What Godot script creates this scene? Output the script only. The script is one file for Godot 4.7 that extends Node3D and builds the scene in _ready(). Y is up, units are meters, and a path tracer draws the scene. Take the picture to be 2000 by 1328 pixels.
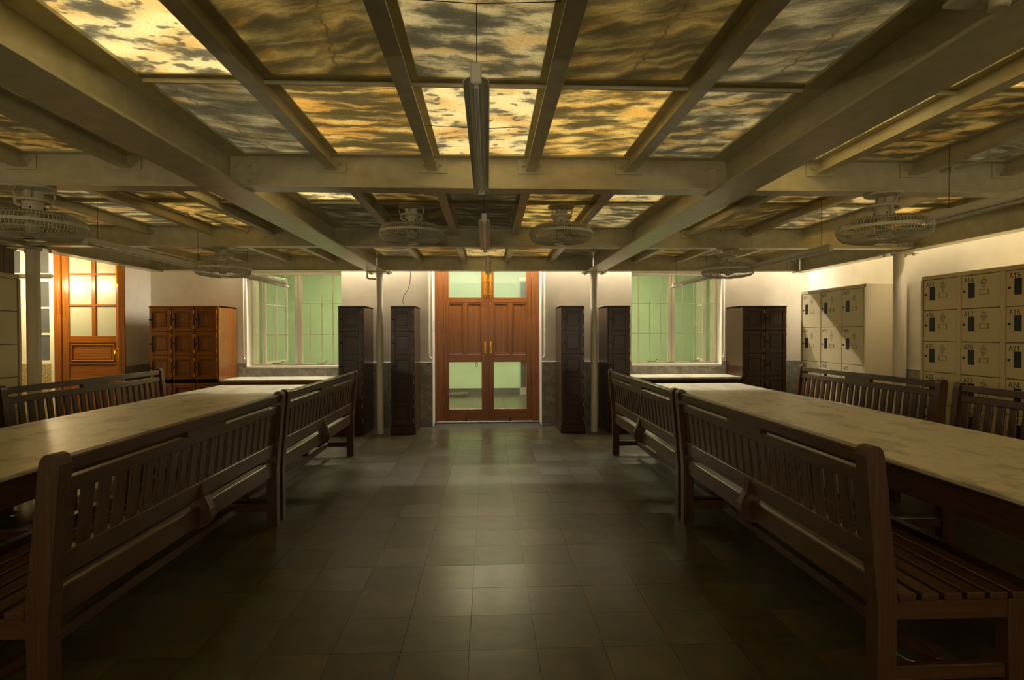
extends Node3D
# A reading hall under a steel mezzanine with translucent stone panels.
# X right, Y up; depth into the room is -Z.

const CX := -0.034            # centre line of the steel frame
const PITCH := 0.6            # joist spacing
const SOFFIT := 2.255         # underside of beams
const STONE_Y := 2.47         # underside of the stone panels
const BEAMS := [-3.0, -0.8, 1.35, 3.4, 5.65, 7.79]
const WALL_Z := 8.35
const SIDE_X := 4.93

var M := {}
var used := {}
var rng := RandomNumberGenerator.new()


func _ready() -> void:
	rng.seed = 77
	# ---------------------------------------------------------------- camera
	var cam := Camera3D.new()
	cam.name = "camera"
	cam.position = Vector3(0, 1.4, 0)
	cam.rotation_order = EULER_ORDER_YXZ
	cam.rotation = Vector3(deg_to_rad(-0.74), deg_to_rad(-2.43), -0.003)
	cam.fov = rad_to_deg(2.0 * atan(664.0 / 1085.0))
	cam.near = 0.02
	cam.current = true
	add_child(cam)
	# ----------------------------------------------------------- environment
	var env := Environment.new()
	env.background_mode = Environment.BG_COLOR
	env.background_color = Color(0.30, 0.31, 0.33)
	env.ambient_light_source = Environment.AMBIENT_SOURCE_DISABLED
	env.tonemap_mode = Environment.TONE_MAPPER_LINEAR
	env.tonemap_exposure = 1.0
	env.sdfgi_enabled = true
	env.ssao_enabled = true
	env.ssil_enabled = true
	var we := WorldEnvironment.new()
	we.name = "world_environment"
	we.environment = env
	add_child(we)
	# ---------------------------------------------------------- large lights
	make_materials()
	upper_lights()
	# ------------------------------------------------------------- structure
	build_floor()
	build_walls()
	build_soffit()
	build_openings()
	build_corridor()
	build_vestibule()
	# --------------------------------------------------------------- objects
	build_columns()
	build_benches()
	build_tables()
	build_wood_lockers()
	build_metal_lockers()
	build_fans()
	build_lamps()
	build_small_things()


# ====================================================================== tools
func P(x: float, y: float, d: float) -> Vector3:
	return Vector3(x, y, -d)


func numbered(called: String) -> String:
	var n: int = used.get(called, 0)
	used[called] = n + 1
	return called if n == 0 else "%s_%03d" % [called, n]


func begin() -> SurfaceTool:
	var st := SurfaceTool.new()
	st.begin(Mesh.PRIMITIVE_TRIANGLES)
	return st


func tri(st: SurfaceTool, a: Vector3, b: Vector3, c: Vector3, na: Vector3, nb: Vector3, nc: Vector3, ua: Vector2, ub: Vector2, uc: Vector2) -> void:
	var pts := [[a, na, ua], [b, nb, ub], [c, nc, uc]]
	if (b - a).cross(c - a).dot(na + nb + nc) > 0.0:
		pts = [[a, na, ua], [c, nc, uc], [b, nb, ub]]
	for p in pts:
		st.set_normal(p[1])
		st.set_uv(p[2])
		st.add_vertex(p[0])


func quad(st: SurfaceTool, a: Vector3, b: Vector3, c: Vector3, d: Vector3, n: Vector3, ua: Vector2, ub: Vector2, uc: Vector2, ud: Vector2) -> void:
	tri(st, a, b, c, n, n, n, ua, ub, uc)
	tri(st, a, c, d, n, n, n, ua, uc, ud)


# A chamfered box. Grain (texture v) runs along the longest side.
func box(st: SurfaceTool, c: Vector3, s: Vector3, bevel := 0.0, t := Transform3D.IDENTITY) -> void:
	var h := s * 0.5
	var b: float = minf(bevel, minf(h.x, minf(h.y, h.z)) * 0.8)
	var g := 0
	if s.y >= s.x and s.y >= s.z:
		g = 1
	elif s.z >= s.x:
		g = 2
	var o := Vector2(c.x * 0.37 + c.z * 0.21, c.y * 0.53 + c.x * 0.17)
	for ax in 3:
		var u := (ax + 1) % 3
		var v := (ax + 2) % 3
		if u == g:
			var sw := u
			u = v
			v = sw
		for sg: float in [-1.0, 1.0]:
			var n := Vector3.ZERO
			n[ax] = sg
			var q: Array[Vector3] = []
			var uv: Array[Vector2] = []
			for k: Array in [[-1, -1], [1, -1], [1, 1], [-1, 1]]:
				var p := Vector3.ZERO
				p[ax] = sg * h[ax]
				p[u] = k[0] * (h[u] - b)
				p[v] = k[1] * (h[v] - b)
				q.append(t * (c + p))
				uv.append(Vector2(p[u], p[v]) + o)
			quad(st, q[0], q[1], q[2], q[3], (t.basis * n).normalized(), uv[0], uv[1], uv[2], uv[3])
	if b <= 0.0:
		return
	for ax in 3:
		var u := (ax + 1) % 3
		var v := (ax + 2) % 3
		for su: float in [-1.0, 1.0]:
			for sv: float in [-1.0, 1.0]:
				var n := Vector3.ZERO
				n[u] = su
				n[v] = sv
				var q: Array[Vector3] = []
				var uv: Array[Vector2] = []
				for k: Array in [[-1, 0], [1, 0], [1, 1], [-1, 1]]:
					var p := Vector3.ZERO
					p[ax] = k[0] * (h[ax] - b)
					p[u] = su * (h[u] - (b if k[1] == 1 else 0.0))
					p[v] = sv * (h[v] - (0.0 if k[1] == 1 else b))
					q.append(t * (c + p))
					uv.append(Vector2(k[1] * b, p[ax]) + o)
				quad(st, q[0], q[1], q[2], q[3], (t.basis * n).normalized(), uv[0], uv[1], uv[2], uv[3])
	for sx: float in [-1.0, 1.0]:
		for sy: float in [-1.0, 1.0]:
			for sz: float in [-1.0, 1.0]:
				var sgn := Vector3(sx, sy, sz)
				var n := (t.basis * sgn).normalized()
				var p0 := t * (c + sgn * (h - Vector3(0, b, b)))
				var p1 := t * (c + sgn * (h - Vector3(b, 0, b)))
				var p2 := t * (c + sgn * (h - Vector3(b, b, 0)))
				tri(st, p0, p1, p2, n, n, n, o, o, o)


# Box given by its corners in (x, y, depth).
func span(st: SurfaceTool, x0: float, x1: float, y0: float, y1: float, d0: float, d1: float, bevel := 0.0) -> void:
	box(st, Vector3((x0 + x1) * 0.5, (y0 + y1) * 0.5, -(d0 + d1) * 0.5), Vector3(absf(x1 - x0), absf(y1 - y0), absf(d1 - d0)), bevel)


# A straight bar of rectangular section between two points.
func bar(st: SurfaceTool, a: Vector3, b: Vector3, w: float, h: float, bevel := 0.0, up := Vector3.UP) -> void:
	var y := (b - a).normalized()
	if absf(y.dot(up)) > 0.95:
		up = Vector3.BACK
	var x := y.cross(up).normalized()
	var z := x.cross(y)
	box(st, Vector3.ZERO, Vector3(w, a.distance_to(b), h), bevel, Transform3D(Basis(x, y, z), (a + b) * 0.5))


# Polygon in a plane extruded along +z of the transform, from -depth/2 to depth/2.
func prism(st: SurfaceTool, poly: PackedVector2Array, depth: float, t := Transform3D.IDENTITY, smooth_from := 99999, bevel := 0.0) -> void:
	if Geometry2D.is_polygon_clockwise(poly):
		poly.reverse()
	var inner := poly
	if bevel > 0.0:
		var off := Geometry2D.offset_polygon(poly, -bevel)
		if off.size() == 1 and off[0].size() == poly.size():
			inner = off[0]
			var best := 0
			for i in inner.size():
				if inner[i].distance_to(poly[0]) < inner[best].distance_to(poly[0]):
					best = i
			var turned := PackedVector2Array()
			for i in inner.size():
				turned.append(inner[(best + i) % inner.size()])
			inner = turned
			if Geometry2D.is_polygon_clockwise(inner):
				inner.reverse()
		else:
			bevel = 0.0
	var idx := Geometry2D.triangulate_polygon(inner)
	for sg: float in [-1.0, 1.0]:
		var n := (t.basis * Vector3(0, 0, sg)).normalized()
		for i in range(0, idx.size(), 3):
			var a := inner[idx[i]]
			var b := inner[idx[i + 1]]
			var c := inner[idx[i + 2]]
			tri(st, t * Vector3(a.x, a.y, sg * depth / 2), t * Vector3(b.x, b.y, sg * depth / 2), t * Vector3(c.x, c.y, sg * depth / 2), n, n, n, a, b, c)
	var run := 0.0
	for i in poly.size():
		var a := poly[i]
		var b := poly[(i + 1) % poly.size()]
		var e := b - a
		var n2 := Vector2(e.y, -e.x).normalized()
		var n := (t.basis * Vector3(n2.x, n2.y, 0)).normalized()
		var hd := depth / 2 - bevel
		quad(st, t * Vector3(a.x, a.y, -hd), t * Vector3(b.x, b.y, -hd), t * Vector3(b.x, b.y, hd), t * Vector3(a.x, a.y, hd), n, Vector2(0, run), Vector2(0, run + e.length()), Vector2(depth, run + e.length()), Vector2(depth, run))
		if bevel > 0.0:
			var ia := inner[i]
			var ib := inner[(i + 1) % inner.size()]
			for sg: float in [-1.0, 1.0]:
				var nb := (t.basis * Vector3(n2.x, n2.y, sg)).normalized()
				quad(st, t * Vector3(a.x, a.y, sg * hd), t * Vector3(b.x, b.y, sg * hd), t * Vector3(ib.x, ib.y, sg * depth / 2), t * Vector3(ia.x, ia.y, sg * depth / 2), nb, Vector2(0, run), Vector2(0, run + e.length()), Vector2(bevel, run + e.length()), Vector2(bevel, run))
		run += e.length()


# Surface of revolution about y: profile of (radius, height).
func lathe(st: SurfaceTool, prof: Array, segs := 24, t := Transform3D.IDENTITY) -> void:
	for i in prof.size() - 1:
		var a: Vector2 = prof[i]
		var b: Vector2 = prof[i + 1]
		var e := b - a
		if e.length() < 1e-6:
			continue
		var nn := Vector2(e.y, -e.x).normalized()
		for k in segs:
			var t0 := TAU * k / segs
			var t1 := TAU * (k + 1) / segs
			var d0 := Vector3(cos(t0), 0, sin(t0))
			var d1 := Vector3(cos(t1), 0, sin(t1))
			var n0 := (t.basis * (d0 * nn.x + Vector3.UP * nn.y)).normalized()
			var n1 := (t.basis * (d1 * nn.x + Vector3.UP * nn.y)).normalized()
			var p := [t * (d0 * a.x + Vector3.UP * a.y), t * (d1 * a.x + Vector3.UP * a.y), t * (d1 * b.x + Vector3.UP * b.y), t * (d0 * b.x + Vector3.UP * b.y)]
			var u0 := t0 * maxf(a.x, b.x)
			var u1 := t1 * maxf(a.x, b.x)
			if a.x > 1e-6:
				tri(st, p[0], p[1], p[2], n0, n1, n1, Vector2(u0, a.y), Vector2(u1, a.y), Vector2(u1, b.y))
			if b.x > 1e-6:
				tri(st, p[0], p[2], p[3], n0, n1, n0, Vector2(u0, a.y), Vector2(u1, b.y), Vector2(u0, b.y))


# Round tube along a path.
func tube(st: SurfaceTool, path: Array, r: float, segs := 6, closed := false) -> void:
	var n := path.size()
	var last := n if closed else n - 1
	var ref := Vector3.UP
	var frames := []
	for i in n:
		var a: Vector3 = path[(i - 1 + n) % n] if (i > 0 or closed) else path[i]
		var b: Vector3 = path[(i + 1) % n] if (i < n - 1 or closed) else path[i]
		var d := (b - a).normalized()
		if absf(d.dot(ref)) > 0.98:
			ref = Vector3.RIGHT if absf(d.x) < 0.7 else Vector3.BACK
		var x := d.cross(ref).normalized()
		frames.append([x, x.cross(d).normalized()])
	for i in last:
		var j := (i + 1) % n
		for k in segs:
			var q := []
			var nn := []
			for w: Array in [[i, k], [i, k + 1], [j, k + 1], [j, k]]:
				var an: float = TAU * w[1] / segs
				var dir: Vector3 = frames[w[0]][0] * cos(an) + frames[w[0]][1] * sin(an)
				q.append(path[w[0]] + dir * r)
				nn.append(dir)
			tri(st, q[0], q[1], q[2], nn[0], nn[1], nn[2], Vector2(0, 0), Vector2(0.01, 0), Vector2(0.01, 0.1))
			tri(st, q[0], q[2], q[3], nn[0], nn[2], nn[3], Vector2(0, 0), Vector2(0.01, 0.1), Vector2(0, 0.1))
	if not closed:
		for e: int in [0, n - 1]:
			var d: Vector3 = (path[0] - path[1]) if e == 0 else (path[n - 1] - path[n - 2])
			d = d.normalized()
			for k in segs:
				var a0 := TAU * k / segs
				var a1 := TAU * (k + 1) / segs
				var f: Array = frames[e]
				tri(st, path[e], path[e] + (f[0] * cos(a0) + f[1] * sin(a0)) * r, path[e] + (f[0] * cos(a1) + f[1] * sin(a1)) * r, d, d, d, Vector2.ZERO, Vector2.ZERO, Vector2.ZERO)


func mesh_of(st: SurfaceTool, m: Material) -> ArrayMesh:
	var am := st.commit()
	am.surface_set_material(0, m)
	return am


func obj(called: String, what, m: Material, parent: Node = self, at := Vector3.ZERO) -> MeshInstance3D:
	var o := MeshInstance3D.new()
	o.name = numbered(called) if parent == self else called
	if what is SurfaceTool:
		o.mesh = mesh_of(what, m)
	else:
		o.mesh = what
		if m:
			o.material_override = m
	o.position = at
	parent.add_child(o, true)
	return o


func thing(called: String, label: String, category: String, at := Vector3.ZERO, turn := 0.0, group := "") -> Node3D:
	var o := Node3D.new()
	o.name = numbered(called)
	add_child(o)
	o.position = at
	o.rotation.y = turn
	tag(o, label, category, group)
	return o


func tag(o: Node, label: String, category: String, group := "") -> void:
	o.set_meta("label", label)
	o.set_meta("category", category)
	if group != "":
		o.set_meta("group", group)


func shell(called: String, label := "") -> Node3D:
	var o := Node3D.new()
	o.name = numbered(called)
	add_child(o)
	o.set_meta("kind", "structure")
	if label != "":
		o.set_meta("label", label)
	return o


func shell_mesh(called: String, st: SurfaceTool, m: Material, label := "") -> MeshInstance3D:
	var o := obj(called, st, m)
	o.set_meta("kind", "structure")
	if label != "":
		o.set_meta("label", label)
	return o


func dup(root: Node3D, at: Vector3, turn: float, label: String) -> Node3D:
	var r: Node3D = root.duplicate()
	var base: String = String(root.name).rstrip("0123456789").rstrip("_")
	r.name = numbered(base)
	add_child(r)
	r.position = at
	r.rotation.y = turn
	r.set_meta("label", label)
	return r


# ================================================================== materials
func noise(seed_: int, freq: float, oct := 4, type := FastNoiseLite.TYPE_SIMPLEX_SMOOTH) -> FastNoiseLite:
	var n := FastNoiseLite.new()
	n.seed = seed_
	n.noise_type = type
	n.frequency = freq
	n.fractal_octaves = oct
	n.fractal_type = FastNoiseLite.FRACTAL_FBM
	return n


func paint(w: int, h: int, f: Callable) -> ImageTexture:
	var data := PackedByteArray()
	data.resize(w * h * 3)
	var i := 0
	for y in h:
		for x in w:
			var c: Color = f.call(x, y)
			data[i] = clampi(int(c.r * 255.0), 0, 255)
			data[i + 1] = clampi(int(c.g * 255.0), 0, 255)
			data[i + 2] = clampi(int(c.b * 255.0), 0, 255)
			i += 3
	var im := Image.create_from_data(w, h, false, Image.FORMAT_RGB8, data)
	im.generate_mipmaps()
	return ImageTexture.create_from_image(im)


func std(c: Color, rough: float, tex: Texture2D = null, scale := Vector3.ONE, metal := 0.0) -> StandardMaterial3D:
	var m := StandardMaterial3D.new()
	m.albedo_color = c
	m.roughness = rough
	m.metallic = metal
	if tex:
		m.albedo_texture = tex
		m.uv1_scale = scale
	return m


func wood_tex(seed_: int, dark: Color, light: Color) -> ImageTexture:
	var a := noise(seed_, 0.02, 4)
	var b := noise(seed_ + 5, 0.05, 3)
	return paint(256, 512, func(x: int, y: int) -> Color:
		var wv: float = b.get_noise_2d(x * 0.35, y * 0.05) * 9.0
		var g: float = a.get_noise_2d(x * 3.2 + wv, y * 0.10) * 0.6 + 0.5
		var fine: float = b.get_noise_2d(x * 14.0, y * 0.55)
		return dark.lerp(light, clampf(g + fine * 0.22, 0.0, 1.0)))


func stone_tex(seed_: int, angle: float, along: float, across: float, cut: float, soft: float, warm: float, spots: float) -> ImageTexture:
	var a := noise(seed_, 0.011, 5)
	var b := noise(seed_ + 11, 0.018, 4)
	var c := noise(seed_ + 23, 0.09, 3)
	var cream := Color(0.96, 0.94, 0.85)
	var amber := Color(0.92, 0.83, 0.66)
	var grey := Color(0.56, 0.56, 0.53)
	var ca := cos(angle)
	var sa := sin(angle)
	return paint(224, 384, func(x: int, y: int) -> Color:
		var p: float = x * ca + y * sa
		var q: float = y * ca - x * sa
		var w: float = b.get_noise_2d(p * 0.8, q * 0.8) * 14.0
		var v: float = a.get_noise_2d((p + w) * along, (q + w) * across)
		v += c.get_noise_2d(p * along * 0.7, q * across * 0.9) * 0.24
		var k: float = smoothstep(cut - soft, cut + soft, v)
		var sp: float = smoothstep(0.30, 0.44, b.get_noise_2d(p * 1.1 + 500.0, q * 1.9)) * spots
		k *= 1.0 - sp
		var wm: float = clampf(b.get_noise_2d(x * 0.4 + 900.0, y * 0.6) * 1.5 + warm, 0.0, 1.0)
		var light := cream.lerp(amber, wm)
		if seed_ == 165:
			var cl: float = absf(x - 118.0 - y * 0.12 - c.get_noise_2d(3.0, y * 0.6) * 7.0)
			k *= smoothstep(0.6, 3.2, cl + maxf(0.0, b.get_noise_2d(50.0, y * 0.8)) * 3.0) * 0.85 + 0.15
		return grey.lerp(light, k) * (1.0 + c.get_noise_2d(x * 2.0, y * 2.0) * 0.08))


func make_materials() -> void:
	var wt1 := wood_tex(3, Color(0.21, 0.125, 0.06), Color(0.36, 0.225, 0.115))
	var wt2 := wood_tex(9, Color(0.40, 0.232, 0.085), Color(0.63, 0.392, 0.15))
	M.bench = std(Color(1, 1, 1), 0.34, wt1, Vector3(3.2, 1.1, 1))
	M.bench_end = M.bench
	M.wood_door = std(Color(0.86, 0.82, 0.74), 0.3, wt2, Vector3(2.6, 0.9, 1))
	M.wood_orange = std(Color(1.0, 0.97, 0.9), 0.22, wt2, Vector3(2.6, 0.9, 1))
	M.wood_locker = std(Color(0.80, 0.74, 0.72), 0.32, wt1, Vector3(3.0, 1.0, 1))
	M.wood_triple = std(Color(0.97, 0.95, 0.88), 0.25, wt2, Vector3(3.0, 1.0, 1))
	for mm: StandardMaterial3D in [M.bench, M.wood_door, M.wood_orange, M.wood_locker, M.wood_triple]:
		mm.clearcoat_enabled = true
		mm.clearcoat = 0.25
		mm.clearcoat_roughness = 0.25
	# steel paint
	var sn := noise(31, 0.03, 4)
	var steel_t := paint(256, 256, func(x: int, y: int) -> Color:
		var v: float = 1.0 + sn.get_noise_2d(x, y) * 0.07
		return Color(0.80 * v, 0.77 * v, 0.64 * v))
	M.steel = std(Color(1, 1, 1), 0.29, steel_t, Vector3(1, 1, 1))
	M.steel_white = std(Color(0.86, 0.83, 0.74), 0.4)
	# plaster
	var pn := noise(41, 0.015, 4)
	var plaster_t := paint(256, 256, func(x: int, y: int) -> Color:
		var v: float = 1.0 + pn.get_noise_2d(x, y) * 0.04
		return Color(0.90 * v, 0.875 * v, 0.81 * v))
	M.plaster = std(Color(1, 1, 1), 0.7, plaster_t, Vector3(0.6, 0.6, 1))
	var gn := noise(43, 0.012, 4)
	var green_t := paint(256, 256, func(x: int, y: int) -> Color:
		var v: float = 1.0 + gn.get_noise_2d(x, y) * 0.05
		return Color(0.72 * v, 0.82 * v, 0.68 * v))
	M.green = std(Color(1, 1, 1), 0.6, green_t, Vector3(0.4, 0.4, 1))
	var bn := noise(47, 0.08, 4)
	var beige_t := paint(256, 256, func(x: int, y: int) -> Color:
		var v: float = 1.0 + bn.get_noise_2d(x, y) * 0.35
		return Color(0.66 * v, 0.58 * v, 0.42 * v))
	M.beige = std(Color(1, 1, 1), 0.8, beige_t, Vector3(1.5, 1.5, 1))
	# floor stone
	var fn := noise(53, 0.010, 4)
	var fn2 := noise(57, 0.15, 3)
	var floor_t := paint(512, 512, func(x: int, y: int) -> Color:
		var v: float = 1.0 + fn.get_noise_2d(x * 0.8, y * 1.3) * 0.22 + fn2.get_noise_2d(x * 0.3, y * 1.1) * 0.03
		var g: float = fn.get_noise_2d(x + 900.0, y + 300.0) * 0.05
		return Color((0.305 - g) * v, 0.285 * v, (0.195 + g) * v))
	M.tiles = []
	for tint: Color in [Color(0.95, 0.95, 0.95), Color(0.89, 0.9, 0.89), Color(1.0, 0.98, 0.92), Color(0.94, 0.92, 0.88), Color(0.84, 0.855, 0.85), Color(0.96, 0.97, 0.95)]:
		var m := std(tint, 0.29 + 0.015 * M.tiles.size(), floor_t, Vector3(0.9, 0.9, 1))
		m.metallic_specular = 0.6
		m.uv1_offset = Vector3(tint.r * 3.7, tint.b * 5.1, 0)
		M.tiles.append(m)
	M.grout = std(Color(0.22, 0.21, 0.17), 0.9)
	# marbles
	var mn := noise(61, 0.01, 5)
	var mn2 := noise(67, 0.03, 4)
	var marble_t := paint(384, 768, func(x: int, y: int) -> Color:
		var w: float = mn2.get_noise_2d(x, y) * 20.0
		var v: float = mn.get_noise_2d((x + w) * 1.3, (y + w) * 0.7 + x * 0.4)
		var k: float = smoothstep(0.02, 0.55, v) * 0.45 + mn2.get_noise_2d(x * 2.4, y * 0.8) * 0.16 + 0.05
		return Color(0.83, 0.80, 0.70).lerp(Color(0.46, 0.46, 0.42), clampf(k, 0.0, 1.0)))
	M.marble = std(Color(1, 1, 1), 0.4, marble_t, Vector3(0.7, 0.35, 1))
	var dado_t := paint(384, 384, func(x: int, y: int) -> Color:
		var w: float = mn2.get_noise_2d(x * 0.8, y * 0.8) * 26.0
		var v: float = mn.get_noise_2d((x + w) * 2.0 + y, (y - w) * 2.0)
		var f: float = mn2.get_noise_2d(x * 3.0, y * 3.0)
		return Color(0.50, 0.49, 0.45).lerp(Color(0.70, 0.69, 0.65), clampf(v * 0.9 + 0.35 + f * 0.35, 0.0, 1.0)))
	M.dado = std(Color(1, 1, 1), 0.4, dado_t, Vector3(0.8, 0.8, 1))
	# stone panels lit from above: sheets that let light through
	M.stone = []
	for s: Array in [[101, 0.15, 0.7, 2.6, -0.02, 0.34, 0.15, 0.5], [117, -0.2, 1.0, 1.8, -0.22, 0.20, 0.1, 1.0], [133, 0.05, 0.3, 3.2, 0.06, 0.26, 0.35, 0.5], [149, -0.3, 0.9, 2.2, 0.02, 0.36, 0.4, 0.6], [165, 0.35, 0.6, 3.4, 0.12, 0.75, 0.2, 0.25], [181, -0.12, 0.9, 2.4, -0.30, 0.20, 0.12, 1.0]]:
		var m := std(Color(1, 1, 1), 0.35, stone_tex(s[0], s[1], s[2], s[3], s[4], s[5], s[6], s[7]), Vector3.ONE)
		m.backlight_enabled = true
		m.backlight = Color(1, 1, 1)
		M.stone.append(m)
	M.stone_tints = {}
	# metal furniture
	M.cream = std(Color(0.80, 0.74, 0.58), 0.4)
	M.cream_door = std(Color(0.81, 0.755, 0.595), 0.38)
	M.card = std(Color(0.56, 0.50, 0.36), 0.5)
	M.black = std(Color(0.03, 0.03, 0.035), 0.45)
	M.ink = std(Color(0.10, 0.12, 0.10), 0.7)
	M.brass = std(Color(0.85, 0.62, 0.22), 0.28, null, Vector3.ONE, 1.0)
	M.iron = std(Color(0.12, 0.09, 0.07), 0.5, null, Vector3.ONE, 0.4)
	M.chrome = std(Color(0.75, 0.73, 0.68), 0.22, null, Vector3.ONE, 1.0)
	M.alu = std(Color(0.88, 0.87, 0.82), 0.3, null, Vector3.ONE, 0.5)
	M.white = std(Color(0.88, 0.87, 0.82), 0.4)
	M.fan = std(Color(0.82, 0.80, 0.70), 0.4)
	M.frame_white = std(Color(0.90, 0.88, 0.82), 0.45)
	M.wire = std(Color(0.25, 0.20, 0.14), 0.5)
	M.cable = std(Color(0.05, 0.05, 0.05), 0.6)
	M.tube_off = std(Color(0.9, 0.9, 0.88), 0.2)
	M.cloth = std(Color(0.42, 0.33, 0.27), 0.9)
	var gl := std(Color(0.85, 0.95, 0.88, 0.08), 0.03)
	gl.transparency = BaseMaterial3D.TRANSPARENCY_ALPHA
	M.glass = gl
	var fr := std(Color(0.66, 0.66, 0.60), 0.3)
	M.frosted = fr
	var gg := std(Color(0.42, 0.43, 0.44, 0.55), 0.12)
	gg.transparency = BaseMaterial3D.TRANSPARENCY_ALPHA
	M.grey_glass = gg


func glow(c: Color, e: float) -> StandardMaterial3D:
	var m := std(Color(0.9, 0.9, 0.9), 0.5)
	m.emission_enabled = true
	m.emission = c
	m.emission_energy_multiplier = e
	return m


# A glowing tube in a batten, with an area light of its size just in front of it.
func lit_tube(called: String, label: String, group: String, at: Vector3, dir: Vector3, face: Vector3, length: float, energy: float, c: Color, eye := 3.0, round_ := false) -> void:
	var t := thing(called, label, "lamp", at, 0.0, group)
	var f := face.normalized()
	var st := begin()
	bar(st, -dir * (length / 2 + 0.03), dir * (length / 2 + 0.03), 0.05, 0.05, 0.006, f)
	obj("batten", st, M.white, t)
	var s2 := begin()
	tube(s2, [f * 0.045 - dir * length / 2, f * 0.045 + dir * length / 2], 0.014, 10)
	obj("tube", s2, glow(c, eye), t)
	if round_:
		for k: float in [-0.25, 0.25]:
			var ol := OmniLight3D.new()
			ol.name = "light"
			ol.light_color = c
			ol.light_energy = energy * 0.5
			ol.light_size = 0.02
			ol.omni_range = 16.0
			ol.omni_attenuation = 2.0
			ol.shadow_enabled = true
			ol.position = f * 0.085 + dir * length * k
			t.add_child(ol, true)
		return
	var l := AreaLight3D.new()
	l.name = "light"
	l.area_size = Vector2(length, 0.03)
	l.light_color = c
	l.light_energy = energy
	l.area_range = 16.0
	l.shadow_enabled = true
	t.add_child(l)
	var x := dir.normalized()
	l.basis = Basis.looking_at(f, Vector3.UP if absf(f.y) < 0.9 else Vector3.BACK)
	if absf(l.basis.x.dot(x)) < 0.7:
		l.basis = l.basis * Basis(Vector3.BACK, PI / 2)
	l.position = f * 0.065


func upper_lights() -> void:
	var warm := Color(1.0, 0.935, 0.78)
	# rows of tubes hung over the upper floor, above the stone panels
	for r: Array in [[-3.0, 2.4], [-3.0, 5.2], [0.0, 2.4], [0.0, 5.2], [3.0, 2.4], [3.0, 5.2], [-3.0, -0.6], [0.0, -0.6], [3.0, -0.6]]:
		lit_tube("upper_tube_lamp", "tube lamp over the upper floor above the stone panels", "tube lamps over the upper floor", P(r[0], 4.974, r[1]), Vector3.RIGHT, Vector3.DOWN, 1.2, 15.5, warm)
	# fill tubes added behind the camera, to brighten the hall from that side
	for x: float in [-3.2, 0.0, 3.2]:
		lit_tube("rear_fill_lamp", "added fill tube lamp on the wall opposite the double door", "added fill tube lamps opposite the double door", P(x, 1.4, -2.974), Vector3.RIGHT, Vector3(0, 0, -1), 1.2, 2.0, warm)
	# battens on the walls, in the slot between the upper floor and the walls
	for x: float in [-3.05, -1.79, -0.53, 0.73, 1.99, 3.25, 4.28]:
		lit_tube("wall_batten", "tube batten on the end wall above the edge of the upper floor", "tube battens on the end wall", P(x, 2.72, 8.318), Vector3.RIGHT, Vector3(0, -1, -0.1), 1.15 if x < 4.0 else 0.9, 3.1 if x < 4.0 else 1.3, Color(1.0, 0.95, 0.88))
	for d: float in [7.2, 5.8, 4.4, 3.0, 1.6]:
		lit_tube("side_batten", "tube batten on the locker wall above the edge of the upper floor", "tube battens on the locker wall", P(4.898, 3.1, d), Vector3.BACK, Vector3(-0.12, -1, 0), 1.15, 1.35, Color(1.0, 0.95, 0.87))


# ================================================================== structure
func build_floor() -> void:
	var root := shell("floor", "floor of grey green polished stone tiles")
	var st := begin()
	span(st, -9.0, 5.3, -0.2, -0.006, -3.2, 8.8)
	obj("bed", st, M.grout, root)
	var w := 0.2984
	var meshes := []
	for m: Material in M.tiles:
		var s := begin()
		box(s, Vector3(0, -0.008, 0), Vector3(w, 0.016, w))
		meshes.append(mesh_of(s, m))
	# every tile of the hall, sorted by how large it shows
	var cells := []
	for i in range(-17, 18):
		for j in range(-8, 28):
			var x := i * 0.3 + 0.06
			var d := j * 0.3 + 0.19
			if x < -4.75 or x > 4.75 or d > WALL_Z - 0.1:
				continue
			var score := 1e9
			if d > 1.6 and absf(x) < d * 1.02:
				score = d * d + (40.0 if absf(x) > 2.1 else 0.0)
			cells.append([score, x, d])
	cells.sort_custom(func(a: Array, b: Array) -> bool: return a[0] < b[0])
	var n := 0
	var rests := []
	for k in M.tiles.size():
		rests.append([])
	var r2 := RandomNumberGenerator.new()
	r2.seed = 5
	for c: Array in cells:
		var v: int = r2.randi() % M.tiles.size()
		var at := P(c[1], r2.randf_range(-0.0007, 0.0), c[2])
		var turn := (r2.randi() % 4) * PI / 2
		if n < 300:
			var o := obj("tile", meshes[v], null, root, at)
			o.rotation.y = turn
			n += 1
		else:
			rests[v].append(Transform3D(Basis(Vector3.UP, turn), at))
	var rs := begin()
	for list: Array in rests:
		for t: Transform3D in list:
			box(rs, Vector3(0, -0.008, 0), Vector3(w, 0.016, w), 0.0, t)
	for i in range(-30, -16):
		for j in range(15, 28):
			box(rs, Vector3(0, -0.008, 0), Vector3(w, 0.016, w), 0.0, Transform3D(Basis.IDENTITY, P(i * 0.3 + 0.06, 0, j * 0.3 + 0.19)))
	var rest := obj("far_tiles", rs, M.tiles[0], root)
	rest.set_meta("kind", "stuff")


func dado(parent: Node, x0: float, x1: float, y1: float, d: float, pieces: int) -> void:
	var w := (x1 - x0) / pieces
	for i in pieces:
		var st := begin()
		span(st, x0 + i * w + 0.001, x0 + (i + 1) * w - 0.001, 0.0, y1, d - 0.014, d + 0.01, 0.002)
		obj("dado_slab", st, M.dado, parent)


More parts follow.
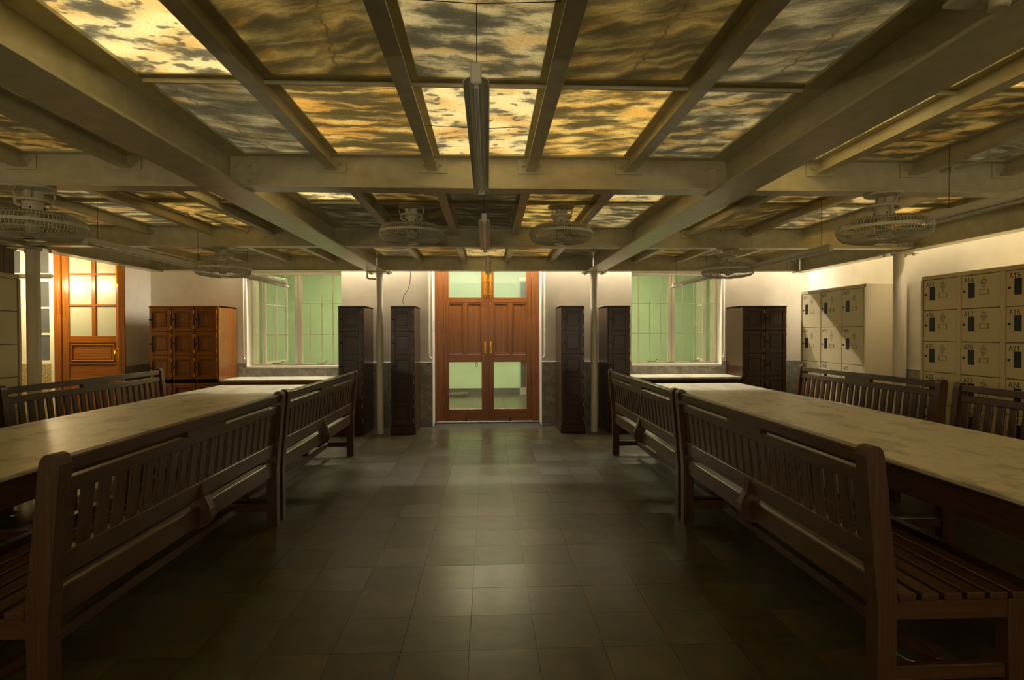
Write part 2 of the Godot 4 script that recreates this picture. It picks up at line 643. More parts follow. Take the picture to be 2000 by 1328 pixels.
func build_walls() -> void:
	var top := 5.0
	var d0 := WALL_Z
	var d1 := WALL_Z + 0.45
	# end wall with the double door and two windows
	var root := shell("wall_back", "white plastered end wall with a grey marble dado")
	var st := begin()
	span(st, -5.15, -3.56, 0, top, d0, d1)
	span(st, -3.56, -2.18, 0, 0.905, d0, d1)
	span(st, -3.56, -2.18, 2.325, top, d0, d1)
	span(st, -2.18, -0.835, 0, top, d0, d1)
	span(st, -0.835, 0.80, 2.95, top, d0, d1)
	span(st, 0.80, 2.17, 0, top, d0, d1)
	span(st, 2.17, 3.56, 0, 0.905, d0, d1)
	span(st, 2.17, 3.56, 2.325, top, d0, d1)
	span(st, 3.56, 5.4, 0, top, d0, d1)
	obj("plaster", st, M.plaster, root)
	dado(root, -4.93, -3.56, 0.965, d0, 2)
	dado(root, -3.56, -2.18, 0.905, d0, 2)
	dado(root, -2.18, -0.835, 0.965, d0, 2)
	dado(root, 0.80, 2.17, 0.965, d0, 2)
	dado(root, 2.17, 3.56, 0.905, d0, 2)
	dado(root, 3.56, 4.93, 0.965, d0, 2)
	# rounded beads that soften the arrises beside the openings and stop above the dado
	for x: float in [-0.845, 0.81, -3.57, 3.57]:
		var b := begin()
		var sgn := -1.0 if x < 0 else 1.0
		var xo := x + sgn * 0.035
		tube(b, [P(xo, 2.9, d0 - 0.004), P(xo, 1.06, d0 - 0.004), P(xo - sgn * 0.012, 1.03, d0 - 0.004), P(xo - sgn * 0.035, 1.02, d0 - 0.002)], 0.008, 8)
		obj("bead", b, M.plaster, root)
	# left wall: a stub beside the end wall, an opening to the porch, then solid
	var left := shell("wall_left", "white plastered side wall with an opening to the porch")
	st = begin()
	span(st, -5.0, -4.93, 0, top, 7.76, d1)
	span(st, -5.15, -4.93, 2.75, top, 5.97, 7.76)
	span(st, -5.15, -4.93, 0, top, -3.2, 5.97)
	obj("plaster", st, M.plaster, left)
	st = begin()
	span(st, -4.94, -4.916, 0.0, 0.965, 7.765, 8.345, 0.002)
	obj("dado_slab", st, M.dado, left)
	st = begin()
	span(st, -4.96, -4.905, 0.0, 2.74, 5.72, 5.85, 0.004)
	span(st, -5.16, -4.905, 0.0, 2.74, 5.85, 5.985, 0.004)
	obj("architrave", st, M.wood_locker, left)
	st = begin()
	span(st, -5.006, -4.922, 0.0, 2.74, 7.742, 7.762, 0.003)
	obj("jamb_lining", st, M.wood_orange, left)
	# locker wall on the right
	var right := shell("wall_right", "white plastered wall behind the cream steel lockers")
	st = begin()
	span(st, SIDE_X, SIDE_X + 0.22, 0, top, -3.2, d0)
	obj("plaster", st, M.plaster, right)
	for i in 7:
		st = begin()
		var a := 8.34 - i * 1.5
		span(st, SIDE_X - 0.014, SIDE_X + 0.01, 0, 0.965, a - 1.499, a, 0.002)
		obj("dado_slab", st, M.dado, right)
	# wall opposite the double door
	var rear := shell("wall_rear", "white plastered wall opposite the double door")
	st = begin()
	span(st, -5.15, 5.15, 0, top, -3.2, -3.0)
	obj("plaster", st, M.plaster, rear)
	# roof over the upper floor
	st = begin()
	span(st, -5.15, 5.15, top, top + 0.2, -3.2, d1)
	shell_mesh("ceiling", st, M.plaster, "plastered ceiling over the upper floor")


# I section along x (axis 0) or depth (axis 2)
func ibeam(st: SurfaceTool, along_x: bool, a0: float, a1: float, mid: float, y0: float, y1: float, w: float, tf: float, tw: float, wtop := -1.0) -> void:
	var wt := w if wtop < 0 else wtop
	if along_x:
		span(st, a0, a1, y0, y0 + tf, mid - w / 2, mid + w / 2, 0.0015)
		span(st, a0, a1, y0 + tf, y1 - tf, mid - tw / 2, mid + tw / 2)
		span(st, a0, a1, y1 - tf, y1, mid - wt / 2, mid + wt / 2, 0.0015)
	else:
		span(st, mid - w / 2, mid + w / 2, y0, y0 + tf, a0, a1, 0.0015)
		span(st, mid - tw / 2, mid + tw / 2, y0 + tf, y1 - tf, a0, a1)
		span(st, mid - wt / 2, mid + wt / 2, y1 - tf, y1, a0, a1, 0.0015)


func bolt(st: SurfaceTool, at: Vector3, axis: Vector3, r: float, h: float) -> void:
	var y := axis.normalized()
	var x := y.cross(Vector3.UP if absf(y.y) < 0.9 else Vector3.RIGHT).normalized()
	lathe(st, [Vector2(r * 1.5, 0), Vector2(r * 1.5, h * 0.25), Vector2(r, h * 0.25), Vector2(r, h * 0.9), Vector2(r * 0.8, h), Vector2(0, h)], 8, Transform3D(Basis(x, y, x.cross(y)), at))


func stone_mat(v: int, tone: float, hue := 0.0) -> StandardMaterial3D:
	var key := "%d_%.2f_%.2f" % [v, tone, hue]
	if not M.stone_tints.has(key):
		var m: StandardMaterial3D = M.stone[v].duplicate()
		m.albedo_color = Color(tone, tone * (1.0 - hue * 0.08), tone * (1.0 - hue * 0.3))
		M.stone_tints[key] = m
	return M.stone_tints[key]


func build_soffit() -> void:
	var root := shell("ceiling_soffit", "underside of the steel upper floor with stone panels between its joists")
	root.name = "ceiling_001"
	var gx := [CX - 1.51, CX + 1.52]
	var ex := [CX - 4.5, CX + 4.5]
	var top := STONE_Y
	# main girders and edge girders, running away from the camera
	for x: float in gx:
		var st := begin()
		ibeam(st, false, -3.0, 7.92, x, SOFFIT - 0.005, top, 0.24, 0.016, 0.012)
		obj("girder", st, M.steel, root)
	for x: float in ex:
		var st := begin()
		ibeam(st, false, -3.0, 7.87, x, SOFFIT - 0.005, top, 0.16, 0.014, 0.01)
		obj("edge_girder", st, M.steel, root)
	var xs := [ex[0], gx[0], gx[1], ex[1]]
	for bi in BEAMS.size():
		var d: float = BEAMS[bi]
		for b in 3:
			var a0: float = xs[b] + 0.012
			var a1: float = xs[b + 1] - 0.012
			var st := begin()
			ibeam(st, true, a0, a1, d, SOFFIT + 0.008, top, 0.125, 0.012, 0.009)
			var beam := obj("cross_beam", st, M.steel, root)
			# end cleats with four bolts on the camera side
			for e in 2:
				var xe: float = a0 + 0.085 if e == 0 else a1 - 0.085
				var cl := begin()
				span(cl, xe - 0.085, xe + 0.07, SOFFIT + 0.022, top - 0.012, d - 0.015, d - 0.0045, 0.001)
				for bx: float in [-0.045, 0.03]:
					for by: float in [0.06, 0.15]:
						bolt(cl, P(xe + bx, SOFFIT + by, d - 0.015), Vector3.BACK, 0.011, 0.014)
				obj("cleat", cl, M.steel, beam)
			# joist plates with two bolts
			for k in 4:
				var xj: float = CX + (b - 1) * 3.0 + (k - 1.5) * PITCH
				var pl := begin()
				span(pl, xj - 0.085, xj + 0.085, top - 0.103, top - 0.012, d - 0.014, d - 0.0045, 0.001)
				for bx: float in [-0.048, 0.048]:
					bolt(pl, P(xj + bx, top - 0.052, d - 0.014), Vector3.BACK, 0.010, 0.016)
				obj("joist_plate", pl, M.steel, beam)
	# added unseen screen along the edge, keeps upper lamp light off the walls
	for p: Array in [[ex[0] - 0.06, ex[1] + 0.06, 7.80, 7.86], [ex[0] - 0.06, ex[0], -3.0, 7.80], [ex[1], ex[1] + 0.06, -3.0, 7.80]]:
		var us := begin()
		span(us, p[0], p[1], top + 0.03, top + 1.15, p[2], p[3], 0.004)
		obj("light_screen", us, M.plaster, root)
	# joists, trimmers and stone panels
	var r2 := RandomNumberGenerator.new()
	r2.seed = 12
	# tone of each panel: bay row -> five across (left bay, centre, right bay)
	var look := {
		2: [[0, 0.8, 3, 0.9, 2, 0.8, 1, 1.0, 3, 0.9], [1, 1.0, 4, 0.78, 0, 0.84, 4, 0.74, 4, 0.78], [1, 0.9, 3, 1.0, 5, 1.0, 1, 0.95, 0, 0.9]],
		3: [[2, 0.8, 3, 0.85, 2, 0.80, 3, 0.75, 2, 0.78], [4, 0.82, 2, 0.94, 5, 0.95, 0, 0.95, 3, 0.82], [5, 1.0, 3, 0.72, 4, 0.70, 3, 0.78, 5, 0.95]],
		4: [[3, 0.75, 2, 0.8, 3, 0.85, 0, 0.75, 1, 1.0], [1, 1.0, 3, 0.72, 4, 0.62, 0, 0.8, 5, 0.9], [4, 0.72, 0, 0.8, 5, 0.9, 3, 0.85, 2, 0.9]],
		5: [[4, 0.7, 3, 0.8, 2, 0.9, 0, 0.9, 4, 0.66], [4, 0.62, 4, 0.50, 4, 0.52, 0, 0.92, 0, 0.86], [2, 1.0, 4, 0.75, 3, 0.9, 5, 0.95, 0, 0.9]],
		6: [[3, 0.8, 2, 0.8, 4, 0.75, 0, 0.8, 3, 0.8], [0, 0.9, 2, 0.95, 5, 1.0, 2, 0.95, 3, 0.7], [3, 0.8, 2, 0.9, 3, 0.8, 0, 0.8, 3, 0.8]],
		7: [[3, 0.8, 2, 0.9, 4, 0.75, 0, 0.8, 3, 0.8], [2, 0.95, 2, 0.95, 5, 1.0, 2, 1.0, 4, 0.7], [3, 0.8, 2, 0.9, 3, 0.8, 0, 0.8, 3, 0.8]],
	}
	for bi in BEAMS.size() - 1:
		var da: float = BEAMS[bi]
		var db: float = BEAMS[bi + 1]
		var dm := (da + db) / 2
		for b in 3:
			var ends := [xs[b]]
			for k in 4:
				var xj: float = CX + (b - 1) * 3.0 + (k - 1.5) * PITCH
				ends.append(xj)
				var st := begin()
				ibeam(st, false, da + 0.005, db - 0.014, xj, top - 0.09, top, 0.066, 0.008, 0.008, 0.095)
				obj("joist", st, M.steel, root)
			ends.append(xs[b + 1])
			var e0: float = xs[b] + (0.08 if b == 0 else 0.12)
			var e1: float = xs[b + 1] - (0.08 if b == 2 else 0.12)
			var st2 := begin()
			span(st2, e0, e1, top - 0.03, top, dm - 0.004, dm + 0.004)
			span(st2, e0, e1, top - 0.007, top, dm - 0.03, dm + 0.03)
			obj("trimmer", st2, M.steel, root)
			for row in 2:
				var p0 := da + 0.004 if row == 0 else dm + 0.004
				var p1 := dm - 0.004 if row == 0 else db - 0.004
				if bi == BEAMS.size() - 2 and row == 1:
					p1 = db + 0.065
				for k in 5:
					var x0: float = ends[k] + 0.004
					var x1: float = ends[k + 1] - 0.004
					var v := r2.randi() % 6
					var tone := r2.randf_range(0.6, 0.95)
					var rr := bi * 2 + row - 2
					if look.has(rr):
						v = look[rr][b][k * 2]
						tone = look[rr][b][k * 2 + 1]
					var ps := begin()
					slab(ps, x0, x1, top + 0.0005, top + 0.026, p0, p1, r2.randi() % 4)
					obj("stone_panel", ps, stone_mat(v, tone, 0.0 if k % 2 == 0 else 0.5), root)


# flat slab whose faces share one planar mapping over its plan
func slab(st: SurfaceTool, x0: float, x1: float, y0: float, y1: float, d0: float, d1: float, flip: int) -> void:
	var f := func(x: float, d: float) -> Vector2:
		var u := (x - x0) / (x1 - x0)
		var v := (d - d0) / (d1 - d0)
		return Vector2(1.0 - u if flip & 1 else u, 1.0 - v if flip & 2 else v) * Vector2(0.98, 0.98) + Vector2(0.01, 0.01)
	for y: float in [y0, y1]:
		quad(st, P(x0, y, d0), P(x1, y, d0), P(x1, y, d1), P(x0, y, d1), Vector3.UP if y == y1 else Vector3.DOWN, f.call(x0, d0), f.call(x1, d0), f.call(x1, d1), f.call(x0, d1))
	for x: float in [x0, x1]:
		quad(st, P(x, y0, d0), P(x, y1, d0), P(x, y1, d1), P(x, y0, d1), Vector3.LEFT if x == x0 else Vector3.RIGHT, f.call(x, d0), f.call(x, d0), f.call(x, d1), f.call(x, d1))
	for d: float in [d0, d1]:
		quad(st, P(x0, y0, d), P(x1, y0, d), P(x1, y1, d), P(x0, y1, d), Vector3.BACK if d == d0 else Vector3.FORWARD, f.call(x0, d), f.call(x1, d), f.call(x1, d), f.call(x0, d))


# a flat pane box
func pane(called: String, m: Material, parent: Node, x0: float, x1: float, y0: float, y1: float, d: float, t := 0.005) -> MeshInstance3D:
	var st := begin()
	span(st, x0, x1, y0, y1, d - t / 2, d + t / 2)
	return obj(called, st, m, parent)


func build_openings() -> void:
	build_double_door()
	build_window(1, -3.56, -2.18, [-3.555, -3.407, -3.240, -3.060, -2.702, -2.524, -2.358, -2.20], [-2.927, -2.820])
	build_window(2, 2.17, 3.56, [2.187, 2.330, 2.507, 2.682, 3.026, 3.201, 3.391, 3.544], [2.796, 2.902])


func build_double_door() -> void:
	var root := shell("door_1", "tall teak double door with glass above and below solid panels")
	var d := 8.75
	var st := begin()
	span(st, -0.84, -0.708, 0.0, 2.95, d - 0.05, d + 0.045, 0.004)
	span(st, 0.687, 0.805, 0.0, 2.95, d - 0.05, d + 0.045, 0.004)
	span(st, -0.708, 0.687, 2.82, 2.93, d - 0.07, d + 0.05, 0.006)
	obj("frame", st, M.wood_door, root)
	st = begin()
	span(st, -0.81, 0.785, 0.0, 0.018, d - 0.10, d + 0.08, 0.004)
	obj("threshold", st, M.dado, root)
	for leaf in 2:
		var a := -0.706 if leaf == 0 else -0.002
		var b := -0.006 if leaf == 0 else 0.685
		var sl := 0.086
		var mid := (a + b) / 2
		var ls := begin()
		span(ls, a, a + sl, 0.022, 2.81, d - 0.02, d + 0.02, 0.004)
		span(ls, b - sl - 0.016, b, 0.022, 2.81, d - 0.02, d + 0.02, 0.004)
		var i0 := a + sl
		var i1 := b - sl - 0.016
		if leaf == 1:
			ls = begin()
			span(ls, a, a + sl, 0.022, 2.81, d - 0.02, d + 0.02, 0.004)
			span(ls, b - sl, b, 0.022, 2.81, d - 0.02, d + 0.02, 0.004)
			i1 = b - sl
		for y: Array in [[0.022, 0.207], [0.942, 1.063], [1.868, 1.956], [2.70, 2.81]]:
			span(ls, i0, i1, y[0], y[1], d - 0.019, d + 0.019, 0.004)
		var c0 := (i0 + i1) / 2
		span(ls, c0 - 0.034, c0 + 0.034, 1.063, 1.868, d - 0.019, d + 0.019, 0.004)
		var lf := obj("leaf", ls, M.wood_door, root)
		for px: Array in [[i0, c0 - 0.034], [c0 + 0.034, i1]]:
			var ps := begin()
			span(ps, px[0], px[1], 1.063, 1.868, d - 0.004, d + 0.006)
			# chamfered mouldings around the sunk panel
			for e in 4:
				var q0 := Vector3.ZERO
				var q1 := Vector3.ZERO
				match e:
					0: q0 = P(px[0], 1.075, d - 0.01); q1 = P(px[1], 1.075, d - 0.01)
					1: q0 = P(px[0], 1.856, d - 0.01); q1 = P(px[1], 1.856, d - 0.01)
					2: q0 = P(px[0] + 0.01, 1.063, d - 0.01); q1 = P(px[0] + 0.01, 1.868, d - 0.01)
					3: q0 = P(px[1] - 0.01, 1.063, d - 0.01); q1 = P(px[1] - 0.01, 1.868, d - 0.01)
				bar(ps, q0, q1, 0.02, 0.012, 0.005, Vector3.BACK)
			obj("panel", ps, M.wood_door, lf)
		pane("glass_pane", M.glass, lf, i0, i1, 0.207, 0.942, d)
		pane("glass_pane", M.glass, lf, i0, i1, 1.956, 2.70, d)
		# pull handle
		var hx := b - 0.044 if leaf == 0 else a + 0.038
		var hs := begin()
		tube(hs, [P(hx, 1.11, d - 0.02), P(hx, 1.11, d - 0.06), P(hx, 1.24, d - 0.06), P(hx, 1.24, d - 0.02)], 0.009, 8)
		span(hs, hx - 0.014, hx + 0.014, 1.085, 1.265, d - 0.024, d - 0.019, 0.002)
		obj("handle", hs, M.brass, lf)
		# tower bolt at the top
		var bs := begin()
		span(bs, hx - 0.022, hx + 0.022, 1.97, 2.62, d - 0.026, d - 0.018, 0.003)
		tube(bs, [P(hx, 1.95, d - 0.036), P(hx, 2.64, d - 0.036)], 0.010, 8)
		for y: float in [1.99, 2.2, 2.4]:
			span(bs, hx - 0.026, hx + 0.026, y, y + 0.03, d - 0.048, d - 0.024, 0.004)
		obj("tower_bolt", bs, M.brass, lf)
		for y: float in [0.35, 1.32, 2.35]:
			var gs := begin()
			var gx := a if leaf == 0 else b
			tube(gs, [P(gx, y - 0.07, d - 0.024), P(gx, y + 0.07, d - 0.024)], 0.009, 8)
			obj("hinge", gs, M.brass, lf)
		# floor stop
		var fs := begin()
		lathe(fs, [Vector2(0.02, 0), Vector2(0.02, 0.012), Vector2(0.012, 0.018), Vector2(0.012, 0.05), Vector2(0, 0.055)], 10, Transform3D(Basis.IDENTITY, P(mid, 0.018, d - 0.05)))
		obj("door_stop", fs, M.iron, root)
	var ast := begin()
	span(ast, -0.014, 0.008, 0.03, 2.81, d - 0.027, d - 0.019, 0.002)
	obj("meeting_bead", ast, M.wood_door, root)
	# hasp hanging on the inner face of the left lower pane
	var ks := begin()
	tube(ks, [P(-0.19, 0.94, d - 0.025), P(-0.205, 0.92, d - 0.025), P(-0.205, 0.885, d - 0.025), P(-0.19, 0.87, d - 0.025), P(-0.175, 0.885, d - 0.025), P(-0.175, 0.92, d - 0.025)], 0.006, 6, true)
	obj("hasp", ks, M.iron, root)


func build_window(n: int, x0: float, x1: float, bars: Array, mull: Array) -> void:
	var root := shell("window_%d" % n, "white barred window onto the green passage")
	var d := 8.55
	var y0 := 0.905
	var y1 := 2.325
	var st := begin()
	span(st, x0, x1, y0, y0 + 0.035, d - 0.02, d + 0.05, 0.004)
	span(st, x0, x1, y1 - 0.04, y1, d - 0.02, d + 0.05, 0.004)
	span(st, x0, x0 + 0.03, y0 + 0.035, y1 - 0.04, d - 0.02, d + 0.05, 0.004)
	span(st, x1 - 0.03, x1, y0 + 0.035, y1 - 0.04, d - 0.02, d + 0.05, 0.004)
	obj("frame", st, M.frame_white, root)
	st = begin()
	span(st, x0, x1, y0 - 0.02, y0 + 0.012, 8.335, d - 0.02, 0.003)
	obj("sill", st, M.frame_white, root)
	# twin mullion
	for i in 2:
		st = begin()
		var a: float = mull[0] + i * (mull[1] - mull[0]) * 0.52
		span(st, a, a + (mull[1] - mull[0]) * 0.47, y0 + 0.035, y1 - 0.04, d - 0.015, d + 0.045, 0.005)
		obj("mullion", st, M.frame_white, root)
	for x: float in bars:
		if x - x0 < 0.03 or x1 - x < 0.03:
			continue
		st = begin()
		tube(st, [P(x, y0 + 0.03, d), P(x, y1 - 0.035, d)], 0.0075, 8)
		obj("bar", st, M.frame_white, root)
	for y: float in [1.385, 1.85]:
		st = begin()
		span(st, x0 + 0.03, x1 - 0.03, y - 0.004, y + 0.004, d - 0.016, d - 0.008)
		obj("flat_bar", st, M.frame_white, root)
	# casements standing open into the passage
	if n == 1:
		casement(root, P(-3.405, y0 + 0.03, d + 0.07), deg_to_rad(81.0), 0.66, 1.36, 1.0)
		casement(root, P(-2.21, y0 + 0.03, d + 0.04), deg_to_rad(-100.0), 0.60, 1.36, -1.0)
	else:
		casement(root, P(3.39, y0 + 0.03, d + 0.07), deg_to_rad(-103.0), 0.66, 1.36, -1.0)
		casement(root, P(2.20, y0 + 0.03, d + 0.04), deg_to_rad(100.0), 0.60, 1.36, 1.0)
	# stays on the sill
	for x: float in [x0 + 0.42, x1 - 0.30]:
		st = begin()
		tube(st, [P(x - 0.12, y0 + 0.045, d - 0.01), P(x, y0 + 0.045, d - 0.01), P(x + 0.03, y0 + 0.08, d - 0.01), P(x + 0.05, y0 + 0.075, d - 0.01)], 0.005, 6)
		obj("stay", st, M.iron, root)


# sash of two by three panes, hinged at its own x = 0; open > 0 turns its free end away
func casement(root: Node3D, at: Vector3, open: float, w: float, h: float, side: float) -> void:
	var s := begin()
	var z := 0.0
	for x: float in [0.0, w - 0.036]:
		box(s, Vector3(side * (x + 0.018), h / 2, z), Vector3(0.036, h, 0.032), 0.004)
	for y: float in [0.0, h - 0.036]:
		box(s, Vector3(side * w / 2, y + 0.018, z), Vector3(w - 0.072, 0.036, 0.032), 0.004)
	box(s, Vector3(side * w / 2, h / 2, z), Vector3(0.018, h - 0.07, 0.024), 0.003)
	for y: float in [h / 3, h * 2 / 3]:
		box(s, Vector3(side * w / 2, y, z), Vector3(w - 0.072, 0.018, 0.024), 0.003)
	var o := obj("casement", s, M.frame_white, root, at)
	o.rotation.y = open
	for i in 2:
		for j in 3:
			var g := begin()
			box(g, Vector3(side * (w * 0.27 + i * w * 0.46), h / 6 + j * h / 3, 0), Vector3(w * 0.43, h / 3 - 0.03, 0.004))
			obj("pane", g, M.glass, o)
	var k := begin()
	tube(k, [Vector3(side * (w - 0.02), h * 0.45, 0.018), Vector3(side * (w - 0.02), h * 0.45, 0.05), Vector3(side * (w + 0.01), h * 0.50, 0.06)], 0.007, 6)
	obj("catch", k, M.frame_white, o)


func build_corridor() -> void:
	var fd := 12.6
	# passage beyond the end wall
	var st := begin()
	span(st, -6.5, 6.5, -0.02, 3.4, fd, fd + 0.2)
	var wall := shell_mesh("wall_corridor", st, M.green, "mint green wall across the passage")
	st = begin()
	span(st, -6.5, 0.70, 0.0, 0.15, fd - 0.02, fd, 0.003)
	span(st, 1.53, 6.5, 0.0, 0.15, fd - 0.02, fd, 0.003)
	shell_mesh("baseboard_corridor", st, M.tiles[1], "grey stone skirting of the passage")
	wall.position = Vector3.ZERO
	st = begin()
	span(st, -6.7, -6.5, 0, 3.4, 8.8, fd)
	span(st, 6.5, 6.7, 0, 3.4, 8.8, fd)
	shell_mesh("wall_corridor_end", st, M.green, "end walls of the passage")
	# outer face of the end wall carries the same green
	var fl := shell("floor_corridor", "stone floor of the passage")
	st = begin()
	span(st, -6.5, 6.5, -0.2, -0.006, 8.8, fd + 0.2)
	obj("bed", st, M.grout, fl)
	for i in range(-3, 4):
		for j in 6:
			var ts := begin()
			var x := i * 0.6
			var d := 8.8 + j * 0.634
			span(ts, x - 0.298, x + 0.298, -0.02, 0.0, d + 0.002, d + 0.632, 0.001)
			obj("tile", ts, M.tiles[(i * 3 + j * 2 + 30) % 6], fl)
	var rs := begin()
	for i in range(-10, 11):
		if absi(i) < 4:
			continue
		for j in 6:
			span(rs, i * 0.6 - 0.298, i * 0.6 + 0.298, -0.02, 0.0, 8.802 + j * 0.634, 8.8 + j * 0.634 + 0.632)
	var far := obj("side_tiles", rs, M.tiles[0], fl)
	far.set_meta("kind", "stuff")
	st = begin()
	span(st, -6.7, 6.7, 3.4, 3.6, 8.8, fd + 0.2)
	shell_mesh("ceiling", st, M.plaster, "ceiling of the passage")
	# brown door across the passage
	var dr := shell("door_4", "brown panelled door across the passage")
	st = begin()
	span(st, 0.735, 0.82, 0.16, 2.56, fd - 0.05, fd, 0.006)
	span(st, 1.42, 1.5, 0.16, 2.56, fd - 0.05, fd, 0.006)
	span(st, 0.82, 1.42, 2.47, 2.56, fd - 0.05, fd, 0.006)
	obj("frame", st, M.wood_locker, dr)
	st = begin()
	span(st, 0.82, 1.42, 0.16, 2.47, fd - 0.03, fd, 0.004)
	obj("leaf", st, M.wood_locker, dr)
	st = begin()
	span(st, 0.69, 1.55, 2.565, 2.65, fd - 0.09, fd, 0.006)
	obj("lintel", st, M.plaster, dr)
	st = begin()
	span(st, 0.71, 1.52, 0.0, 0.16, fd - 0.12, fd, 0.004)
	obj("step", st, M.dado, dr)
	# passage lamps, above the view through door and windows
	for x: float in [-2.8, 0.0, 2.8]:
		lit_tube("passage_tube_lamp", "tube lamp on the ceiling of the green passage", "tube lamps of the passage", P(x, 3.3, 10.6), Vector3.RIGHT, Vector3.DOWN, 1.2, 7.5, Color(1.0, 0.96, 0.74))
	# heap of rags on the passage floor
	var hp := begin()
	var hr := RandomNumberGenerator.new()
	hr.seed = 4
	for i in 9:
		var c := Vector3(hr.randf_range(-0.16, 0.16), 0.03, hr.randf_range(-0.07, 0.07))
		var path := []
		for k in 7:
			var an := k * 0.9 + hr.randf() * 0.5
			path.append(c + Vector3(cos(an) * 0.07, 0.01 + 0.035 * absf(sin(an * 1.7)), sin(an) * 0.05))
		tube(hp, path, 0.026, 6)
	var heap := obj("cloth_heap", hp, M.cloth)
	heap.position = P(-0.66, -0.002, 12.3)
	tag(heap, "small crumpled brown heap on the passage floor against the skirting", "heap")


func build_vestibule() -> void:
	var d := 8.05
	# porch: its far wall holds a wooden door and a white window
	var root := shell("wall_porch", "plastered wall of the porch")
	var st := begin()
	span(st, -6.125, -6.07, 0, 3.0, d, d + 0.25)
	span(st, -8.4, -6.125, 2.72, 3.0, d, d + 0.25)
	span(st, -6.07, -5.002, 2.78, 3.0, d, d + 0.25)
	span(st, -8.4, -7.75, 0, 2.72, d, d + 0.25)
	span(st, -8.6, -8.4, 0, 3.0, 4.4, d + 0.25)
	span(st, -8.4, -5.15, 0, 3.0, 4.2, 4.4)
	obj("plaster", st, M.plaster, root)
	st = begin()
	span(st, -7.75, -6.125, 0, 0.985, d, d + 0.25)
	obj("apron_wall", st, M.beige, root)
	st = begin()
	span(st, -8.6, -5.15, 3.0, 3.2, 4.2, d + 0.25)
	shell_mesh("ceiling", st, M.plaster, "ceiling of the porch")
	# window
	var w := shell("window_3", "white steel window of the porch with grey panes")
	var xs := [-7.75, -7.22, -6.56, -6.125]
	var ys := [0.985, 1.40, 1.78, 2.20, 2.60, 2.72]
	st = begin()
	for x: float in [-7.75, -6.165]:
		span(st, x, x + 0.04, 0.985, 2.72, d + 0.03, d + 0.09, 0.003)
	for y: float in [0.985, 2.68]:
		span(st, -7.71, -6.165, y, y + 0.045, d + 0.03, d + 0.09, 0.003)
	obj("frame", st, M.frame_white, w)
	for x: float in [-7.22, -6.525]:
		st = begin()
		span(st, x - 0.034, x + 0.034, 1.03, 2.68, d + 0.035, d + 0.085, 0.003)
		obj("mullion", st, M.frame_white, w)
	for x: float in [-7.5, -6.86, -6.42]:
		st = begin()
		span(st, x - 0.009, x + 0.009, 1.03, 2.68, d + 0.045, d + 0.075, 0.002)
		obj("glazing_bar", st, M.frame_white, w)
	for y: float in [1.40, 1.77, 2.20, 2.58]:
		st = begin()
		var hh := 0.06 if y == 2.20 else 0.014
		span(st, -7.71, -6.165, y - hh, y + hh, d + 0.04, d + 0.08, 0.002)
		obj("transom", st, M.frame_white, w)
	for i in 3:
		for j in 5:
			pane("pane", M.grey_glass, w, xs[i] + 0.02, xs[i + 1] - 0.02, ys[j] + 0.01, ys[j + 1] - 0.01, d + 0.06, 0.004)
	# door
	var dr := shell("door_2", "varnished orange wooden door with six frosted panes")
	st = begin()
	span(st, -6.063, -5.965, 0, 2.78, d - 0.03, d + 0.1, 0.006)
	span(st, -5.15, -5.002, 0, 2.78, d - 0.03, d + 0.1, 0.006)
	span(st, -5.965, -5.15, 2.68, 2.78, d - 0.03, d + 0.1, 0.006)
	obj("frame", st, M.wood_orange, dr)
	st = begin()
	var a := -5.96
	var b := -5.155
	span(st, a, -5.870, 0.02, 2.675, d - 0.01, d + 0.03, 0.004)
	span(st, -5.232, b, 0.02, 2.675, d - 0.01, d + 0.03, 0.004)
	for y: Array in [[0.02, 0.20], [0.72, 0.78], [1.275, 1.372], [2.58, 2.675]]:
		span(st, -5.870, -5.232, y[0], y[1], d - 0.009, d + 0.029, 0.004)
	span(st, -5.870, -5.232, 0.97, 1.0, d - 0.009, d + 0.029, 0.004)
	# glazing bars
	span(st, -5.562, -5.505, 1.372, 2.58, d - 0.009, d + 0.029, 0.004)
	for y: float in [1.803, 2.238]:
		span(st, -5.870, -5.232, y - 0.013, y + 0.013, d - 0.014, d + 0.029, 0.004)
	var lf := obj("leaf", st, M.wood_orange, dr)
	var yy := [1.372, 1.803, 2.238, 2.58]
	for j in 3:
		pane("frosted_pane", M.frosted, lf, -5.870, -5.562, yy[j], yy[j + 1], d + 0.012)
		pane("frosted_pane", M.frosted, lf, -5.505, -5.232, yy[j], yy[j + 1], d + 0.012)
	# raised lock panel and lower panels
	st = begin()
	span(st, -5.870, -5.232, 1.0, 1.275, d + 0.004, d + 0.016)
	span(st, -5.80, -5.30, 1.05, 1.225, d - 0.004, d + 0.01, 0.006)
	for e: Array in [[-5.85, -5.25, 1.012, 1.035], [-5.85, -5.25, 1.24, 1.263]]:
		span(st, e[0], e[1], e[2], e[3], d - 0.02, d + 0.006, 0.006)
	for e: Array in [[-5.85, -5.827], [-5.273, -5.25]]:
		span(st, e[0], e[1], 1.035, 1.24, d - 0.02, d + 0.006, 0.006)
	obj("panel", st, M.wood_orange, lf)
	st = begin()
	span(st, -5.870, -5.232, 0.78, 0.97, d + 0.004, d + 0.016)
	obj("panel", st, M.wood_orange, lf)
	for p: Array in [[-5.87, -5.585], [-5.517, -5.232]]:
		st = begin()
		span(st, p[0], p[1], 0.2, 0.72, d + 0.004, d + 0.016)
		obj("panel", st, M.wood_orange, lf)
	st = begin()
	span(st, -5.585, -5.517, 0.2, 0.72, d - 0.009, d + 0.029, 0.004)
	obj("muntin", st, M.wood_orange, lf)
	st = begin()
	span(st, -5.232, -5.198, 1.02, 1.20, d - 0.016, d - 0.008, 0.004)
